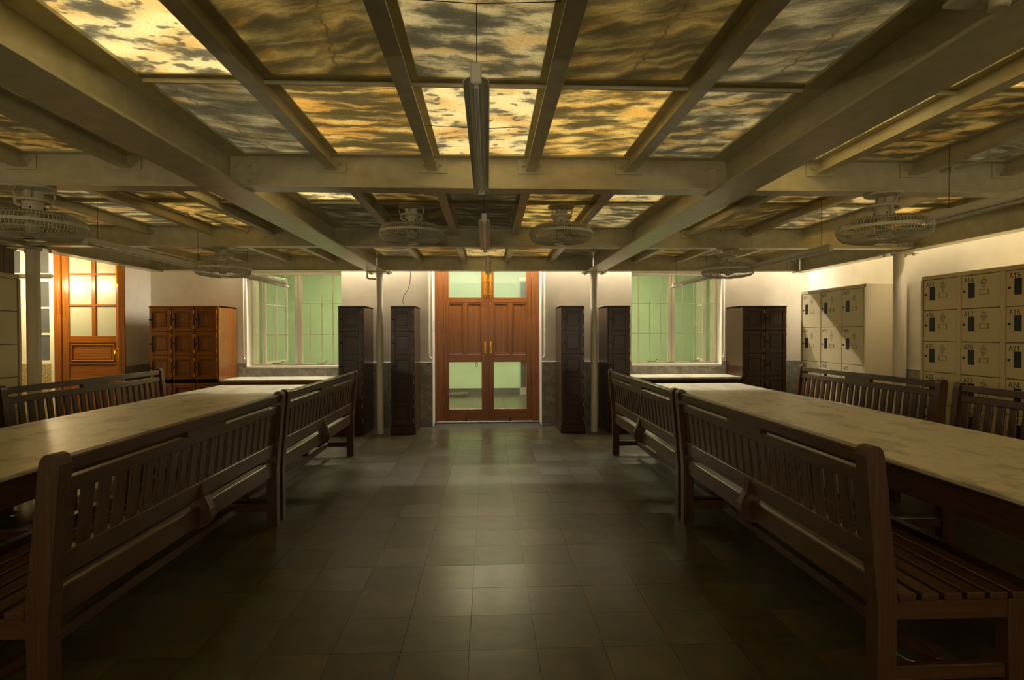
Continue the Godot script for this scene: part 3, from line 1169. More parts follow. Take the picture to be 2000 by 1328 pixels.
	tube(st, [P(-5.215, 1.05, d - 0.012), P(-5.215, 1.05, d - 0.06), P(-5.215, 1.17, d - 0.06), P(-5.215, 1.17, d - 0.012)], 0.011, 8)
	obj("handle", st, M.brass, lf)
	st = begin()
	tube(st, [P(-5.205, 2.10, d - 0.026), P(-5.205, 2.62, d - 0.026)], 0.010, 8)
	span(st, -5.228, -5.182, 2.06, 2.62, d - 0.016, d - 0.009, 0.003)
	obj("tower_bolt", st, M.brass, lf)
	# tube lamp of the porch
	lit_tube("porch_tube_lamp", "bright tube lamp in the porch by the white window", "", P(-6.02, 2.14, 7.35), Vector3.RIGHT, Vector3(0, -0.2, -1), 0.85, 2.0, Color(1.0, 0.90, 0.66), 14.0, true)
	var pl: Node3D = get_node("porch_tube_lamp")
	for x: float in [-0.3, 0.3]:
		var rs := begin()
		tube(rs, [Vector3(x, 0.02, 0), Vector3(x, 0.86, 0)], 0.006, 6)
		obj("drop_rod", rs, M.white, pl)


# ==================================================================== columns
func build_columns() -> void:
	var specs := [
		[-1.512, 7.81, 0.062, "white round steel post with a small bent conduit pipe at its head", SOFFIT - 0.005],
		[1.49, 7.79, 0.062, "white round steel post between the two dark lockers on the locker side of the double door", SOFFIT - 0.005],
		[CX + 4.49, 5.86, 0.068, "cream round steel post in front of the cream steel lockers", SOFFIT - 0.005],
		[CX - 4.48, 5.72, 0.074, "cream round steel post in front of the porch window", SOFFIT - 0.005],
	]
	for s: Array in specs:
		var t := thing("steel_column", s[3], "column", P(s[0], 0, s[1]), 0.0, "steel posts under the upper floor")
		var st := begin()
		var r: float = s[2] * 0.78
		lathe(st, [Vector2(r, 0.0), Vector2(r, s[4] - 0.012)], 28)
		obj("shaft", st, M.steel_white, t)
		st = begin()
		box(st, Vector3(0, s[4] - 0.006, 0), Vector3(0.34, 0.012, 0.2), 0.002)
		for bx: float in [-0.12, 0.12]:
			for bz: float in [-0.06, 0.06]:
				bolt(st, Vector3(bx, s[4] - 0.012, bz), Vector3.DOWN, 0.012, 0.022)
		obj("head_plate", st, M.steel, t)


# ==================================================================== benches
# Local frame: length along x, seat towards +z, back posts at z = 0.
func make_bench(length: float) -> Node3D:
	var t := Node3D.new()
	var hl := length / 2
	var px := hl - 0.032
	# back posts: swept profile in the (z, y) plane
	var prof := PackedVector2Array()
	for p: Array in [[-0.036, 0.0], [0.036, 0.0], [0.040, 0.44], [0.028, 0.56], [-0.012, 0.945], [-0.018, 0.965], [-0.032, 0.978], [-0.05, 0.981], [-0.068, 0.976], [-0.080, 0.962], [-0.083, 0.942], [-0.044, 0.50], [-0.036, 0.40]]:
		prof.append(Vector2(p[0], p[1]))
	var st := begin()
	prism(st, prof, 0.062, Transform3D(Basis(Vector3.BACK, Vector3.UP, Vector3.LEFT), Vector3.ZERO), 99999, 0.004)
	var post := mesh_of(st, M.bench)
	for s: float in [-1.0, 1.0]:
		var o := obj("back_post", post, null, t)
		o.position.x = s * px
	# front legs, slightly tapered
	var lp := PackedVector2Array([Vector2(-0.028, 0), Vector2(0.028, 0), Vector2(0.035, 0.30), Vector2(0.035, 0.405), Vector2(-0.035, 0.405), Vector2(-0.035, 0.30)])
	st = begin()
	prism(st, lp, 0.058, Transform3D(Basis(Vector3.BACK, Vector3.UP, Vector3.LEFT), Vector3.ZERO), 99999, 0.003)
	var leg := mesh_of(st, M.bench)
	for s: float in [-1.0, 1.0]:
		var o := obj("front_leg", leg, null, t)
		o.position = Vector3(s * px, 0, 0.505)
	var inner := 2.0 * (px - 0.031)
	var lean := func(y: float) -> float: return 0.0 if y < 0.5 else -(y - 0.5) * 0.104
	# rails of the back, square to its slope
	var tilt := Basis(Vector3.RIGHT, -0.104)
	for r: Array in [["top_rail", 0.933, 0.055, 0.042], ["upper_rail", 0.852, 0.058, 0.036], ["lower_rail", 0.559, 0.094, 0.036]]:
		st = begin()
		box(st, Vector3.ZERO, Vector3(inner, r[2], r[3]), 0.005, Transform3D(tilt, Vector3(0, r[1], lean.call(r[1]))))
		obj(r[0], st, M.bench, t)
	# back slats
	st = begin()
	box(st, Vector3.ZERO, Vector3(0.062, 0.226, 0.016), 0.003)
	var slat := mesh_of(st, M.bench)
	var n := 21
	for i in n:
		var o := obj("back_slat", slat, null, t)
		o.position = Vector3(-inner / 2 + inner * (i + 0.5) / n, 0.714, lean.call(0.714))
		o.rotation.x = -0.104
	# little pegged cap at the foot of each slat is part of the lower rail: shaped block between the top rails
	st = begin()
	var bp := PackedVector2Array()
	for p: Array in [[-0.20, -0.016], [-0.185, -0.026], [0.185, -0.026], [0.20, -0.016], [0.212, 0.0], [0.20, 0.016], [0.185, 0.026], [-0.185, 0.026], [-0.20, 0.016], [-0.212, 0.0]]:
		bp.append(Vector2(p[0], p[1]))
	prism(st, bp, 0.036, Transform3D(tilt, Vector3(0, 0.893, lean.call(0.893))), 99999, 0.004)
	obj("centre_block", st, M.bench, t)
	# seat frame
	st = begin()
	box(st, Vector3(0, 0.420, 0.0), Vector3(inner, 0.106, 0.03), 0.005)
	obj("back_apron", st, M.bench, t)
	st = begin()
	box(st, Vector3(0, 0.365, 0.512), Vector3(inner, 0.07, 0.03), 0.004)
	obj("front_apron", st, M.bench, t)
	st = begin()
	box(st, Vector3(0, 0.368, 0.255), Vector3(0.05, 0.072, 0.432), 0.004)
	var rail := mesh_of(st, M.bench)
	for s: float in [-1.0, 1.0]:
		var o := obj("seat_rail", rail, null, t)
		o.position.x = s * px
	var mid_rail := obj("seat_rail", rail, null, t)
	mid_rail.position.x = 0.0
	st = begin()
	box(st, Vector3.ZERO, Vector3(length - 0.004, 0.026, 0.066), 0.004)
	var sl := mesh_of(st, M.bench)
	for i in 6:
		var o := obj("seat_slat", sl, null, t)
		o.position = Vector3(0, 0.4185, 0.082 + i * 0.0875)
	# carved bracket joining the lower rail and the seat
	st = begin()
	var cp := PackedVector2Array()
	for p: Array in [[-0.02, 0.35], [0.012, 0.35], [0.03, 0.40], [0.03, 0.50], [0.018, 0.585], [-0.006, 0.60], [-0.03, 0.585], [-0.045, 0.52], [-0.078, 0.455], [-0.082, 0.41], [-0.06, 0.37]]:
		cp.append(Vector2(p[0], p[1]))
	prism(st, cp, 0.05, Transform3D(Basis(Vector3.BACK, Vector3.UP, Vector3.LEFT), Vector3.ZERO), 99999, 0.005)
	obj("bracket", st, M.bench, t)
	# stretchers
	st = begin()
	box(st, Vector3(0, 0.128, 0.255), Vector3(0.03, 0.055, 0.436), 0.004)
	var cross := mesh_of(st, M.bench)
	for s: float in [-1.0, 1.0]:
		var o := obj("cross_stretcher", cross, null, t)
		o.position.x = s * px
	st = begin()
	box(st, Vector3(0, 0.128, 0.255), Vector3(inner - 0.0, 0.05, 0.03), 0.004)
	obj("long_stretcher", st, M.bench, t)
	return t


func build_benches() -> void:
	var group := "slatted wooden benches along the two tables"
	var specs := [
		# x of back posts, far depth, near depth, turn, label
		[1.455, 4.10, 6.34, PI / 2, "dark slatted bench, back to the aisle, locker side, nearer the end wall"],
		[1.462, 1.97, 4.06, PI / 2, "dark slatted bench, back to the aisle, locker side, farther from the end wall"],
		[3.93, 4.68, 6.92, -PI / 2, "dark slatted bench, back to the steel lockers, before doors A01 to A12"],
		[3.85, 2.2, 4.46, -PI / 2, "dark slatted bench, back to the steel lockers, before doors A13 to A24"],
		[-1.585, 4.23, 6.46, -PI / 2, "dark slatted bench, back to the aisle, porch side, nearer the end wall"],
		[-1.575, 1.99, 4.15, -PI / 2, "dark slatted bench, back to the aisle, porch side, farther from the end wall"],
		[-3.93, 4.66, 6.92, PI / 2, "dark slatted bench with its back to the orange porch door"],
		[-3.93, 2.35, 4.58, PI / 2, "dark slatted wooden bench standing before the steel lockers of the porch side"],
	]
	for s: Array in specs:
		var t := make_bench(s[2] - s[1])
		t.name = numbered("slatted_bench")
		add_child(t)
		# +z of the bench looks to the table
		t.position = P(s[0], 0, (s[1] + s[2]) / 2)
		t.rotation.y = s[3]
		tag(t, s[4], "bench", group)


# ===================================================================== tables
func build_tables() -> void:
	for s: Array in [[2.02, 3.15, "long marble topped table beside the cream steel lockers, between two rows of benches", 1.85, 6.87], [-3.335, -2.18, "long marble topped table on the porch side, between two rows of benches", 1.85, 7.05]]:
		var t := thing("marble_table", s[2], "table", P((s[0] + s[1]) / 2, 0, (s[3] + s[4]) / 2), 0.0, "long marble topped tables")
		var w: float = s[1] - s[0]
		var l: float = s[4] - s[3]
		var st := begin()
		box(st, Vector3(0, 0.7475, 0), Vector3(w, 0.025, l), 0.006)
		obj("marble_top", st, M.marble, t)
		for e: float in [-1.0, 1.0]:
			st = begin()
			box(st, Vector3(e * (w / 2 - 0.05), 0.665, 0), Vector3(0.03, 0.14, l - 0.12), 0.004)
			obj("side_apron", st, M.bench, t)
			st = begin()
			box(st, Vector3(0, 0.665, e * (l / 2 - 0.075)), Vector3(w - 0.13, 0.14, 0.03), 0.004)
			obj("end_apron", st, M.bench, t)
		for k: float in [-1.0, -0.33, 0.33, 1.0]:
			for e: float in [-1.0, 1.0]:
				st = begin()
				box(st, Vector3(e * (w / 2 - 0.105), 0.3675, k * (l / 2 - 0.13)), Vector3(0.08, 0.735, 0.08), 0.006)
				obj("leg", st, M.bench, t)
			st = begin()
			box(st, Vector3(0, 0.13, k * (l / 2 - 0.13)), Vector3(w - 0.29, 0.06, 0.04), 0.004)
			obj("cross_stretcher", st, M.bench, t)
		st = begin()
		box(st, Vector3(0, 0.185, 0), Vector3(0.06, 0.05, l - 0.26), 0.004)
		obj("foot_rail", st, M.bench, t)


# ============================================================= wooden lockers
# Local frame: front faces +z at z = 0, body behind; x from 0 to width.
func wood_door(parent: Node3D, m: Material, x0: float, x1: float, y0: float, y1: float, latch: bool) -> void:
	var st := begin()
	var s := 0.05
	var z := 0.011
	box(st, Vector3(x0 + s / 2, (y0 + y1) / 2, z), Vector3(s, y1 - y0, 0.022), 0.003)
	box(st, Vector3(x1 - s / 2, (y0 + y1) / 2, z), Vector3(s, y1 - y0, 0.022), 0.003)
	box(st, Vector3((x0 + x1) / 2, y0 + s / 2, z), Vector3(x1 - x0 - 2 * s, s, 0.022), 0.003)
	box(st, Vector3((x0 + x1) / 2, y1 - s / 2, z), Vector3(x1 - x0 - 2 * s, s, 0.022), 0.003)
	var d := obj("door", st, m, parent)
	st = begin()
	box(st, Vector3((x0 + x1) / 2, (y0 + y1) / 2, 0.005), Vector3(x1 - x0 - 2 * s, y1 - y0 - 2 * s, 0.008))
	box(st, Vector3((x0 + x1) / 2, (y0 + y1) / 2, 0.009), Vector3(x1 - x0 - 2 * s - 0.04, y1 - y0 - 2 * s - 0.04, 0.012), 0.006)
	obj("panel", st, m, d)
	var cy := (y0 + y1) / 2
	st = begin()
	if latch:
		box(st, Vector3(x0 + 0.04, cy - 0.01, 0.025), Vector3(0.012, (y1 - y0) * 0.66, 0.008), 0.002)
		lathe(st, [Vector2(0.007, 0), Vector2(0.007, 0.02), Vector2(0.013, 0.026), Vector2(0.012, 0.038), Vector2(0, 0.042)], 10, Transform3D(Basis(Vector3.RIGHT, PI / 2), Vector3(x0 + 0.028, cy, 0.022)))
		box(st, Vector3(x0 + 0.035, cy, 0.030), Vector3(0.05, 0.012, 0.008), 0.002)
		obj("latch", st, M.iron, d)
	else:
		lathe(st, [Vector2(0.007, 0), Vector2(0.007, 0.012), Vector2(0.013, 0.018), Vector2(0.012, 0.028), Vector2(0, 0.031)], 10, Transform3D(Basis(Vector3.RIGHT, PI / 2), Vector3(x0 + 0.026, cy, 0.022)))
		obj("knob", st, M.iron, d)
	for hy: float in [y0 + 0.055, y1 - 0.055]:
		st = begin()
		tube(st, [Vector3(x1 + 0.002, hy - 0.025, 0.022), Vector3(x1 + 0.002, hy + 0.025, 0.022)], 0.0055, 6)
		obj("hinge", st, M.brass, d)


func make_wood_locker(label: String, group: String, m: Material, at: Vector3, w: float, depth: float, h: float, cols: int, rows: Array, latch: bool, plinth := 0.12) -> void:
	var t := thing("wooden_locker", label, "locker", at, 0.0, group)
	var st := begin()
	var side := 0.018
	box(st, Vector3(side / 2, (h + plinth) / 2, -depth / 2), Vector3(side, h - plinth, depth), 0.003)
	box(st, Vector3(w - side / 2, (h + plinth) / 2, -depth / 2), Vector3(side, h - plinth, depth), 0.003)
	box(st, Vector3(w / 2, h - 0.012, -depth / 2 + 0.006), Vector3(w + 0.0, 0.024, depth + 0.012), 0.003)
	box(st, Vector3(w / 2, plinth + 0.01, -depth / 2), Vector3(w - 2 * side, 0.02, depth - 0.01))
	box(st, Vector3(w / 2, (h + plinth) / 2, -depth + 0.006), Vector3(w - 2 * side, h - plinth - 0.05, 0.012))
	var cw := (w - 0.012) / cols
	for c in range(1, cols):
		box(st, Vector3(0.006 + c * cw, (h + plinth) / 2, -0.2), Vector3(0.016, h - plinth - 0.05, 0.36))
	for r: Array in rows:
		box(st, Vector3(w / 2, r[1] + 0.003, -0.2), Vector3(w - 2 * side, 0.02, 0.36))
	obj("carcass", st, m, t)
	st = begin()
	box(st, Vector3(w / 2, plinth / 2, -depth / 2 + 0.012), Vector3(w + 0.024, plinth, depth + 0.0), 0.006)
	obj("plinth", st, m, t)
	for c in cols:
		for r: Array in rows:
			wood_door(t, m, 0.012 + c * cw, (c + 1) * cw - 0.004, r[0], r[1], latch)


func even_rows(y0: float, y1: float, n: int) -> Array:
	var out := []
	var h := (y1 - y0) / n
	for i in n:
		out.append([y0 + i * h + 0.004, y0 + (i + 1) * h - 0.004])
	return out


func build_wood_lockers() -> void:
	var g := "narrow dark wooden lockers on the end wall"
	var fz := 7.70
	var dp := 8.325 - fz
	for s: Array in [
		[-2.055, 0.345, "narrow dark wooden locker between the barred window with the open sash and the white post"],
		[-1.340, 0.322, "narrow dark wooden locker with a black cable hanging down to its top"],
		[1.012, 0.325, "narrow dark wooden locker between the double door and the post without a pipe"],
		[1.662, 0.322, "narrow dark wooden locker between the post without a pipe and a window"],
	]:
		make_wood_locker(s[2], g, M.wood_locker, P(s[0], 0, fz), s[1], dp, 1.776, 1, even_rows(0.14, 1.75, 5), false)
	make_wood_locker("wide glossy orange brown locker of three columns of small doors with black latches", "", M.wood_triple, P(-4.62, 0, 7.78), 0.925, 0.545, 1.782, 3, [[0.12, 0.40], [0.405, 0.715]] + even_rows(0.775, 1.755, 3), true, 0.1)
	make_wood_locker("dark wooden locker of two columns of doors beside the cream steel lockers", "", M.wood_locker, P(3.622, 0, 7.78), 0.642, 0.545, 1.777, 2, even_rows(0.12, 1.75, 5), false, 0.1)
	# low cupboards under the windows with marble tops
	for s: Array in [[-3.68, -2.072, M.wood_triple, "orange brown low cupboard under the window with the open sash", "marble worktop of the low cupboard under the window with the open sash"], [1.999, 3.607, M.wood_locker, "dark low cupboard under the window beside the dark two column locker", "marble worktop of the low cupboard beside the dark two column locker"]]:
		var w: float = s[1] - s[0]
		var t := thing("low_cupboard", s[3], "cupboard", P(s[0], 0, 7.80), 0.0, "low cupboards under the windows")
		var st := begin()
		box(st, Vector3(w / 2, 0.39, -0.26), Vector3(w, 0.69, 0.52), 0.003)
		box(st, Vector3(w / 2, 0.715, 0.004), Vector3(w, 0.04, 0.03), 0.004)
		obj("carcass", st, s[2], t)
		st = begin()
		box(st, Vector3(w / 2, 0.023, -0.26), Vector3(w, 0.045, 0.5), 0.003)
		obj("plinth", st, s[2], t)
		for i in 4:
			wood_door(t, s[2], 0.02 + i * (w - 0.04) / 4, 0.012 + (i + 1) * (w - 0.04) / 4, 0.07, 0.685, false)
		var top := begin()
		span(top, s[0], s[1], 0.7355, 0.765, 7.77, 8.33, 0.004)
		var o := obj("marble_worktop", top, M.marble)
		tag(o, s[4], "worktop", "marble worktops under the windows")


# ============================================================== steel lockers
func text_mesh(s: String, size: float) -> TextMesh:
	var tm := TextMesh.new()
	var f := SystemFont.new()
	f.font_names = PackedStringArray(["Droid Sans Mono"])
	f.font_weight = 700
	tm.font = f
	tm.text = s
	tm.font_size = 32
	tm.pixel_size = size / 32.0
	tm.depth = 0.001
	tm.curve_step = 2.0
	return tm


func make_steel_locker(label: String, at: Vector3, turn: float, w: float, h: float, depth: float, cols: int, rows: int, first: int) -> void:
	var t := thing("steel_locker", label, "locker", at, turn, "cream steel lockers")
	var y0 := 0.08
	var y1 := h - 0.04
	var st := begin()
	box(st, Vector3(0.008, h / 2, -depth / 2 - 0.004), Vector3(0.016, h, depth - 0.008), 0.002)
	box(st, Vector3(w - 0.008, h / 2, -depth / 2 - 0.004), Vector3(0.016, h, depth - 0.008), 0.002)
	box(st, Vector3(w / 2, h - 0.008, -depth / 2 - 0.004), Vector3(w - 0.03, 0.016, depth - 0.008), 0.001)
	box(st, Vector3(w / 2, h / 2, -depth + 0.004), Vector3(w - 0.03, h - 0.02, 0.008))
	box(st, Vector3(w / 2, (y1 + h) / 2, -0.003), Vector3(w - 0.03, h - y1 - 0.002, 0.016), 0.001)
	box(st, Vector3(w / 2, y0 / 2, -0.008), Vector3(w - 0.03, y0, 0.016), 0.001)
	var cw := (w - 0.02) / cols
	for c in range(0, cols + 1):
		var cx := clampf(0.01 + c * cw, 0.012, w - 0.012)
		box(st, Vector3(cx, (y0 + y1) / 2, -0.002), Vector3(0.045 if c > 0 and c < cols else 0.022, y1 - y0, 0.014), 0.001)
	obj("body", st, M.cream, t)
	var rh := (y1 - y0) / rows
	var dw := cw - 0.052
	var hh := rh - 0.006
	# shared shapes
	st = begin()
	box(st, Vector3(0, 0, -0.009), Vector3(dw, hh, 0.018), 0.003)
	var leaf := mesh_of(st, M.cream_door)
	st = begin()
	box(st, Vector3(0, 0, 0.0006), Vector3(0.066, 0.136, 0.003), 0.001)
	var pull := mesh_of(st, M.black)
	st = begin()
	lathe(st, [Vector2(0.011, 0), Vector2(0.011, 0.006), Vector2(0.007, 0.01), Vector2(0, 0.01)], 10, Transform3D(Basis(Vector3.RIGHT, PI / 2), Vector3.ZERO))
	var lock := mesh_of(st, M.iron)
	st = begin()
	var rowsn := [1, 2, 4, 5, 5, 4, 3, 2, 1]
	for i in rowsn.size():
		for k in rowsn[i]:
			lathe(st, [Vector2(0.0046, 0), Vector2(0, 0.0006)], 6, Transform3D(Basis(Vector3.RIGHT, PI / 2), Vector3((k - (rowsn[i] - 1) / 2.0) * 0.0135, 0.05 - i * 0.0125, 0.0004)))
	var vents := mesh_of(st, M.ink)
	st = begin()
	for e: float in [-1.0, 1.0]:
		box(st, Vector3(0, e * 0.021, 0.002), Vector3(0.088, 0.004, 0.004))
		box(st, Vector3(e * 0.043, 0, 0.002), Vector3(0.004, 0.042, 0.004))
	var card := mesh_of(st, M.card)
	for r in rows:
		for c in cols:
			var cx := 0.01 + (c + 0.5) * cw
			var cy := y1 - (r + 0.5) * rh
			var o := obj("door", leaf, null, t, Vector3(cx, cy, 0.0))
			obj("pull", pull, null, o, Vector3(-dw * 0.23, hh * 0.04, 0))
			obj("lock", lock, null, o, Vector3(-dw * 0.42, hh * 0.02, 0))
			if first > 0:
				obj("vent_holes", vents, null, o, Vector3(dw * 0.09, hh * 0.25, 0))
				obj("card_holder", card, null, o, Vector3(dw * 0.1, -hh * 0.03, 0))
				obj("number", text_mesh("A%02d" % (first + r * cols + c), 0.058), M.ink, o, Vector3(-dw * 0.30, hh * 0.5 - 0.045, 0.0003))


func build_metal_lockers() -> void:
	# front faces -x
	make_steel_locker("cream steel locker with doors A01 to A12 beside the dark two column wooden locker", P(4.40, 0, 7.65), -PI / 2, 1.335, 1.962, 0.505, 3, 4, 1)
	make_steel_locker("cream steel locker with doors numbered from A13, dented top row", P(4.40, 0, 5.475), -PI / 2, 1.36, 1.955, 0.505, 3, 6, 13)
	# porch side: only its far end is in view
	make_steel_locker("cream steel locker on the porch side beside the dark wooden architrave", P(-4.42, 0, 4.12), PI / 2, 1.33, 1.962, 0.48, 3, 6, 0)


# ======================================================================= fans
func make_fan() -> Node3D:
	# origin at the ceiling plate, cage below
	var t := Node3D.new()
	var st := begin()
	lathe(st, [Vector2(0, 0), Vector2(0.105, 0), Vector2(0.11, -0.006), Vector2(0.105, -0.016), Vector2(0.06, -0.024), Vector2(0, -0.024)].map(func(v: Vector2) -> Vector2: return v), 28)
	obj("ceiling_plate", st, M.fan, t)
	# oscillating head
	st = begin()
	box(st, Vector3(0.02, -0.045, 0), Vector3(0.05, 0.05, 0.06), 0.008)
	box(st, Vector3(-0.035, -0.05, 0.012), Vector3(0.03, 0.05, 0.05), 0.006)
	lathe(st, [Vector2(0.022, -0.02), Vector2(0.022, -0.085)], 14)
	obj("swivel", st, M.fan, t)
	st = begin()
	var rp := []
	for k in 24:
		var an := TAU * k / 24
		rp.append(Vector3(cos(an) * 0.082, -0.083, sin(an) * 0.082))
	tube(st, rp, 0.011, 6, true)
	for s: float in [-1.0, 1.0]:
		tube(st, [Vector3(s * 0.082, -0.083, 0), Vector3(s * 0.086, -0.11, 0), Vector3(s * 0.06, -0.122, 0)], 0.008, 6)
		tube(st, [Vector3(s * 0.09, -0.02, 0.02), Vector3(s * 0.098, -0.05, 0.02), Vector3(s * 0.085, -0.083, 0.01)], 0.005, 6)
	obj("orbit_ring", st, M.fan, t)
	st = begin()
	lathe(st, [Vector2(0, -0.08), Vector2(0.048, -0.08), Vector2(0.056, -0.088), Vector2(0.056, -0.135), Vector2(0.05, -0.15), Vector2(0.05, -0.19), Vector2(0.03, -0.2), Vector2(0, -0.2)], 22)
	obj("motor", st, M.fan, t)
	st = begin()
	for k in 5:
		var an := TAU * k / 5 + 0.9
		box(st, Vector3(cos(an) * 0.0555, -0.128, sin(an) * 0.0555), Vector3(0.014, 0.008, 0.005), 0.001, Transform3D.IDENTITY)
	obj("cooling_slots", st, M.black, t)
	# cage
	var up := [[0.06, -0.165], [0.15, -0.160], [0.215, -0.168], [0.243, -0.188], [0.257, -0.226]]
	var dn := [[0.257, -0.226], [0.25, -0.262], [0.225, -0.285], [0.15, -0.300], [0.06, -0.306]]
	st = begin()
	for side: Array in [up, dn]:
		for k in 84:
			var an := TAU * k / 84
			var path := []
			for p: Array in side:
				path.append(Vector3(cos(an) * p[0], p[1], sin(an) * p[0]))
			tube(st, path, 0.0021, 4)
	for p: Array in [[0.06, -0.165, 0.004], [0.17, -0.161, 0.002], [0.243, -0.188, 0.002], [0.25, -0.262, 0.002], [0.19, -0.293, 0.002], [0.06, -0.306, 0.004]]:
		var ring := []
		for k in 40:
			var an := TAU * k / 40
			ring.append(Vector3(cos(an) * p[0], p[1], sin(an) * p[0]))
		tube(st, ring, p[2], 5, true)
	obj("cage", st, M.fan, t)
	st = begin()
	lathe(st, [Vector2(0.256, -0.235), Vector2(0.263, -0.235), Vector2(0.263, -0.217), Vector2(0.256, -0.217)], 48)
	obj("rim_band", st, M.fan, t)
	st = begin()
	lathe(st, [Vector2(0, -0.300), Vector2(0.058, -0.300), Vector2(0.062, -0.308), Vector2(0.045, -0.314), Vector2(0, -0.316)].map(func(v: Vector2) -> Vector2: return v), 24)
	obj("badge", st, M.chrome, t)
	# blades
	st = begin()
	lathe(st, [Vector2(0, -0.2), Vector2(0.042, -0.2), Vector2(0.044, -0.245), Vector2(0.03, -0.27), Vector2(0, -0.275)], 20)
	obj("hub", st, M.fan, t)
	for k in 3:
		st = begin()
		var base := TAU * k / 3 + 0.4
		var poly := PackedVector2Array()
		for p: Array in [[0.035, -0.02], [0.10, -0.07], [0.17, -0.09], [0.205, -0.07], [0.215, -0.01], [0.20, 0.05], [0.14, 0.06], [0.07, 0.04], [0.035, 0.02]]:
			poly.append(Vector2(p[0], p[1]))
		var b := Basis(Vector3.UP, base) * Basis(Vector3.RIGHT, PI / 2 - 0.42)
		prism(st, poly, 0.003, Transform3D(b, Vector3(0, -0.232, 0)))
		obj("blade", st, M.fan, t)
	return t


func build_fans() -> void:
	var g := "white caged ceiling fans"
	var proto := make_fan()
	var specs := [
		[-0.62, 2.438, 4.56, "white caged fan over the aisle, on the porch side of the tube lamps"],
		[0.60, 2.438, 4.56, "white caged fan over the aisle, on the locker side of the tube lamps"],
		[-2.66, SOFFIT + 0.008, 3.38, "white caged fan over the table on the porch side, nearest the cream porch post"],
		[2.47, SOFFIT + 0.008, 3.38, "white caged fan over the locker side table, before the cream locker post"],
		[-2.62, SOFFIT + 0.008, 5.62, "white caged fan before the window with the open sash"],
		[2.46, SOFFIT + 0.008, 5.62, "white caged fan before the window on the locker side"],
	]
	for i in specs.size():
		var s: Array = specs[i]
		var o := proto if i == 0 else proto.duplicate() as Node3D
		o.name = numbered("ceiling_fan")
		add_child(o)
		o.position = P(s[0], s[1], s[2])
		o.rotation.y = 0.5 * i
		tag(o, s[3], "fan", g)


# ================================================================= tube lamps
func make_lamp(length: float, hang: float) -> Node3D:
	# origin at the middle of the housing underside, running along z
	var t := Node3D.new()
	var st := begin()
	box(st, Vector3(0, 0.02, 0), Vector3(0.032, 0.036, length), 0.003)
	obj("housing", st, M.white, t)
	st = begin()
	# winged reflector, thin bent sheet on both sides
	for s: float in [-1.0, 1.0]:
		var pts := [Vector2(0.006, 0.004), Vector2(0.024, 0.001), Vector2(0.036, -0.005), Vector2(0.040, -0.012), Vector2(0.038, -0.013), Vector2(0.034, -0.007), Vector2(0.023, -0.001), Vector2(0.006, 0.002)]
		var poly := PackedVector2Array()
		for p: Vector2 in pts:
			poly.append(Vector2(p.x * s, p.y))
		prism(st, poly, length - 0.01)
	obj("reflector", st, M.alu, t)
	st = begin()
	tube(st, [Vector3(0, -0.014, -length / 2 + 0.03), Vector3(0, -0.014, length / 2 - 0.03)], 0.008, 10)
	obj("tube", st, M.tube_off, t)
	for e: float in [-1.0, 1.0]:
		st = begin()
		box(st, Vector3(0, 0.008, e * (length / 2 + 0.004)), Vector3(0.034, 0.062, 0.012), 0.004)
		obj("end_cap", st, M.white, t)
	for e: float in [-1.0, 1.0]:
		st = begin()
		tube(st, [Vector3(0, 0.038, e * (length / 2 - 0.12)), Vector3(0, hang, e * (length / 2 - 0.12))], 0.0016, 5)
		obj("hanging_wire", st, M.wire, t)
		st = begin()
		tube(st, [Vector3(-0.27, hang + 0.012, e * (length / 2 - 0.12)), Vector3(0, hang, e * (length / 2 - 0.12)), Vector3(0.27, hang + 0.012, e * (length / 2 - 0.12))], 0.0016, 5)
		obj("span_wire", st, M.wire, t)
	return t


func build_lamps() -> void:
	var g := "unlit tube lamps hung on wires under the stone panels"
	for s: Array in [
		[CX, 2.16, 1.66, 2.98, "unlit tube lamp over the aisle, farthest from the double door, beside no fan"],
		[CX + 0.008, 2.16, 3.73, 5.1, "unlit tube lamp over the aisle between the two aisle fans"],
		[CX + 0.035, 2.16, 5.88, 7.09, "unlit tube lamp over the aisle next to the double door"],
		[-2.80, 2.04, 4.0, 5.62, "unlit tube lamp over the porch side table, between its two fans"],
		[-2.72, 2.04, 6.3, 7.62, "unlit tube lamp in front of the window with the open sash"],
		[2.58, 2.04, 6.36, 7.66, "unlit tube lamp in front of the window on the locker side"],
		[2.63, 2.04, 4.17, 5.57, "unlit tube lamp over the locker side table, between its two fans"],
		[2.55, 2.04, 1.75, 3.10, "unlit tube lamp over the locker side table, before doors A13 to A18"],
	]:
		var t := make_lamp(s[3] - s[2], 2.445 - s[1])
		t.name = numbered("tube_lamp")
		add_child(t)
		t.position = P(s[0], s[1], (s[2] + s[3]) / 2)
		tag(t, s[4], "lamp", g)


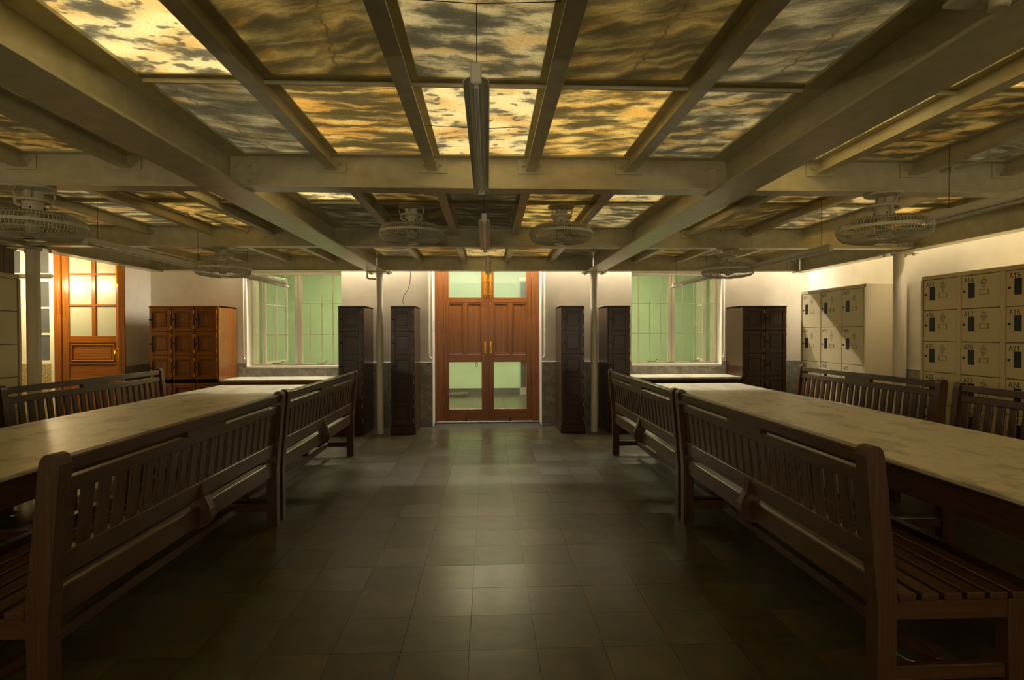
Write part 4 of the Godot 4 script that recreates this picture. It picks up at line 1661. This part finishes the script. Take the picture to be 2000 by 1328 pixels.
# ================================================================ small things
func build_small_things() -> void:
	# cable down to the locker left of the door
	var st := begin()
	tube(st, [P(-1.16, 2.95, 8.34), P(-1.155, 2.3, 8.34), P(-1.165, 2.13, 8.33), P(-1.2, 2.03, 8.32), P(-1.255, 1.95, 8.3), P(-1.265, 1.87, 8.28), P(-1.24, 1.80, 8.25), P(-1.22, 1.781, 8.2)], 0.005, 6)
	tag(obj("cable", st, M.cable), "black cable hanging down the end wall to a dark wooden locker", "cable")
	# pipe with elbow at the head of the left post
	st = begin()
	tube(st, [P(-1.66, 2.249, 7.72), P(-1.66, 2.17, 7.72), P(-1.655, 2.155, 7.72), P(-1.64, 2.15, 7.72), P(-1.555, 2.15, 7.77)], 0.012, 10)
	lathe(st, [Vector2(0.0, 0.0), Vector2(0.017, 0.0), Vector2(0.017, 0.03), Vector2(0, 0.03)], 10, Transform3D(Basis.IDENTITY, P(-1.66, 2.15, 7.72)))
	tag(obj("pipe_elbow", st, M.alu), "small bent conduit pipe at the head of a white post", "pipe")
	# switch plate on the left reveal of the double door
	var t := thing("switch_plate", "white switch plate on the reveal beside the double door", "switch", P(-0.833, 1.5, 8.52))
	st = begin()
	box(st, Vector3(0.004, 0, 0), Vector3(0.01, 0.17, 0.09), 0.002)
	obj("plate", st, M.white, t)
	for y: float in [-0.045, 0.0, 0.045]:
		st = begin()
		box(st, Vector3(0.011, y, 0), Vector3(0.008, 0.03, 0.016), 0.002)
		obj("rocker", st, M.white, t)
	# conduits that end below the stone panels in the side bays
	for s: Array in [[-2.52, 4.6, -0.42, "thin conduit running under the stone panels over the porch side table"], [2.86, 3.15, 0.55, "thin conduit running to the first cross beam over the locker side table"], [2.30, 5.2, 0.5, "thin conduit running to the second cross beam over the locker side table"], [-2.35, 5.35, -0.4, "thin conduit running to the second cross beam over the porch side table"]]:
		var c := begin()
		tube(c, [P(s[0], 2.40, s[1] + 0.2), P(s[0] + s[2] * 0.4, 2.43, s[1] - 0.45)], 0.011, 8)
		lathe(c, [Vector2(0, 0), Vector2(0.017, 0), Vector2(0.017, 0.03), Vector2(0, 0.03)], 10, Transform3D(Basis(Vector3.RIGHT, PI / 2), P(s[0], 2.40, s[1] + 0.19)))
		tag(obj("conduit", c, M.steel), s[3], "conduit", "conduits under the stone panels")
	# bracket with a large bolt on the beam over the viewer's right
	t = thing("beam_bracket", "cream bracket plate with a large bolt under a cross beam", "bracket", P(1.28, SOFFIT + 0.008, 1.37))
	st = begin()
	box(st, Vector3(0, -0.006, 0), Vector3(0.16, 0.012, 0.12), 0.002)
	obj("plate", st, M.steel, t)
	st = begin()
	bolt(st, Vector3(0.02, -0.012, 0.0), Vector3.DOWN, 0.024, 0.03)
	obj("bolt", st, M.steel, t)
	# thread on the floor under the near bench on the locker side
	st = begin()
	tube(st, [P(1.80, 0.001, 2.42), P(1.76, 0.001, 2.36), P(1.78, 0.001, 2.28), P(1.86, 0.001, 2.22), P(1.95, 0.001, 2.20)], 0.0015, 5)
	tag(obj("thread", st, M.white), "pale thread lying on the floor under a bench", "thread")
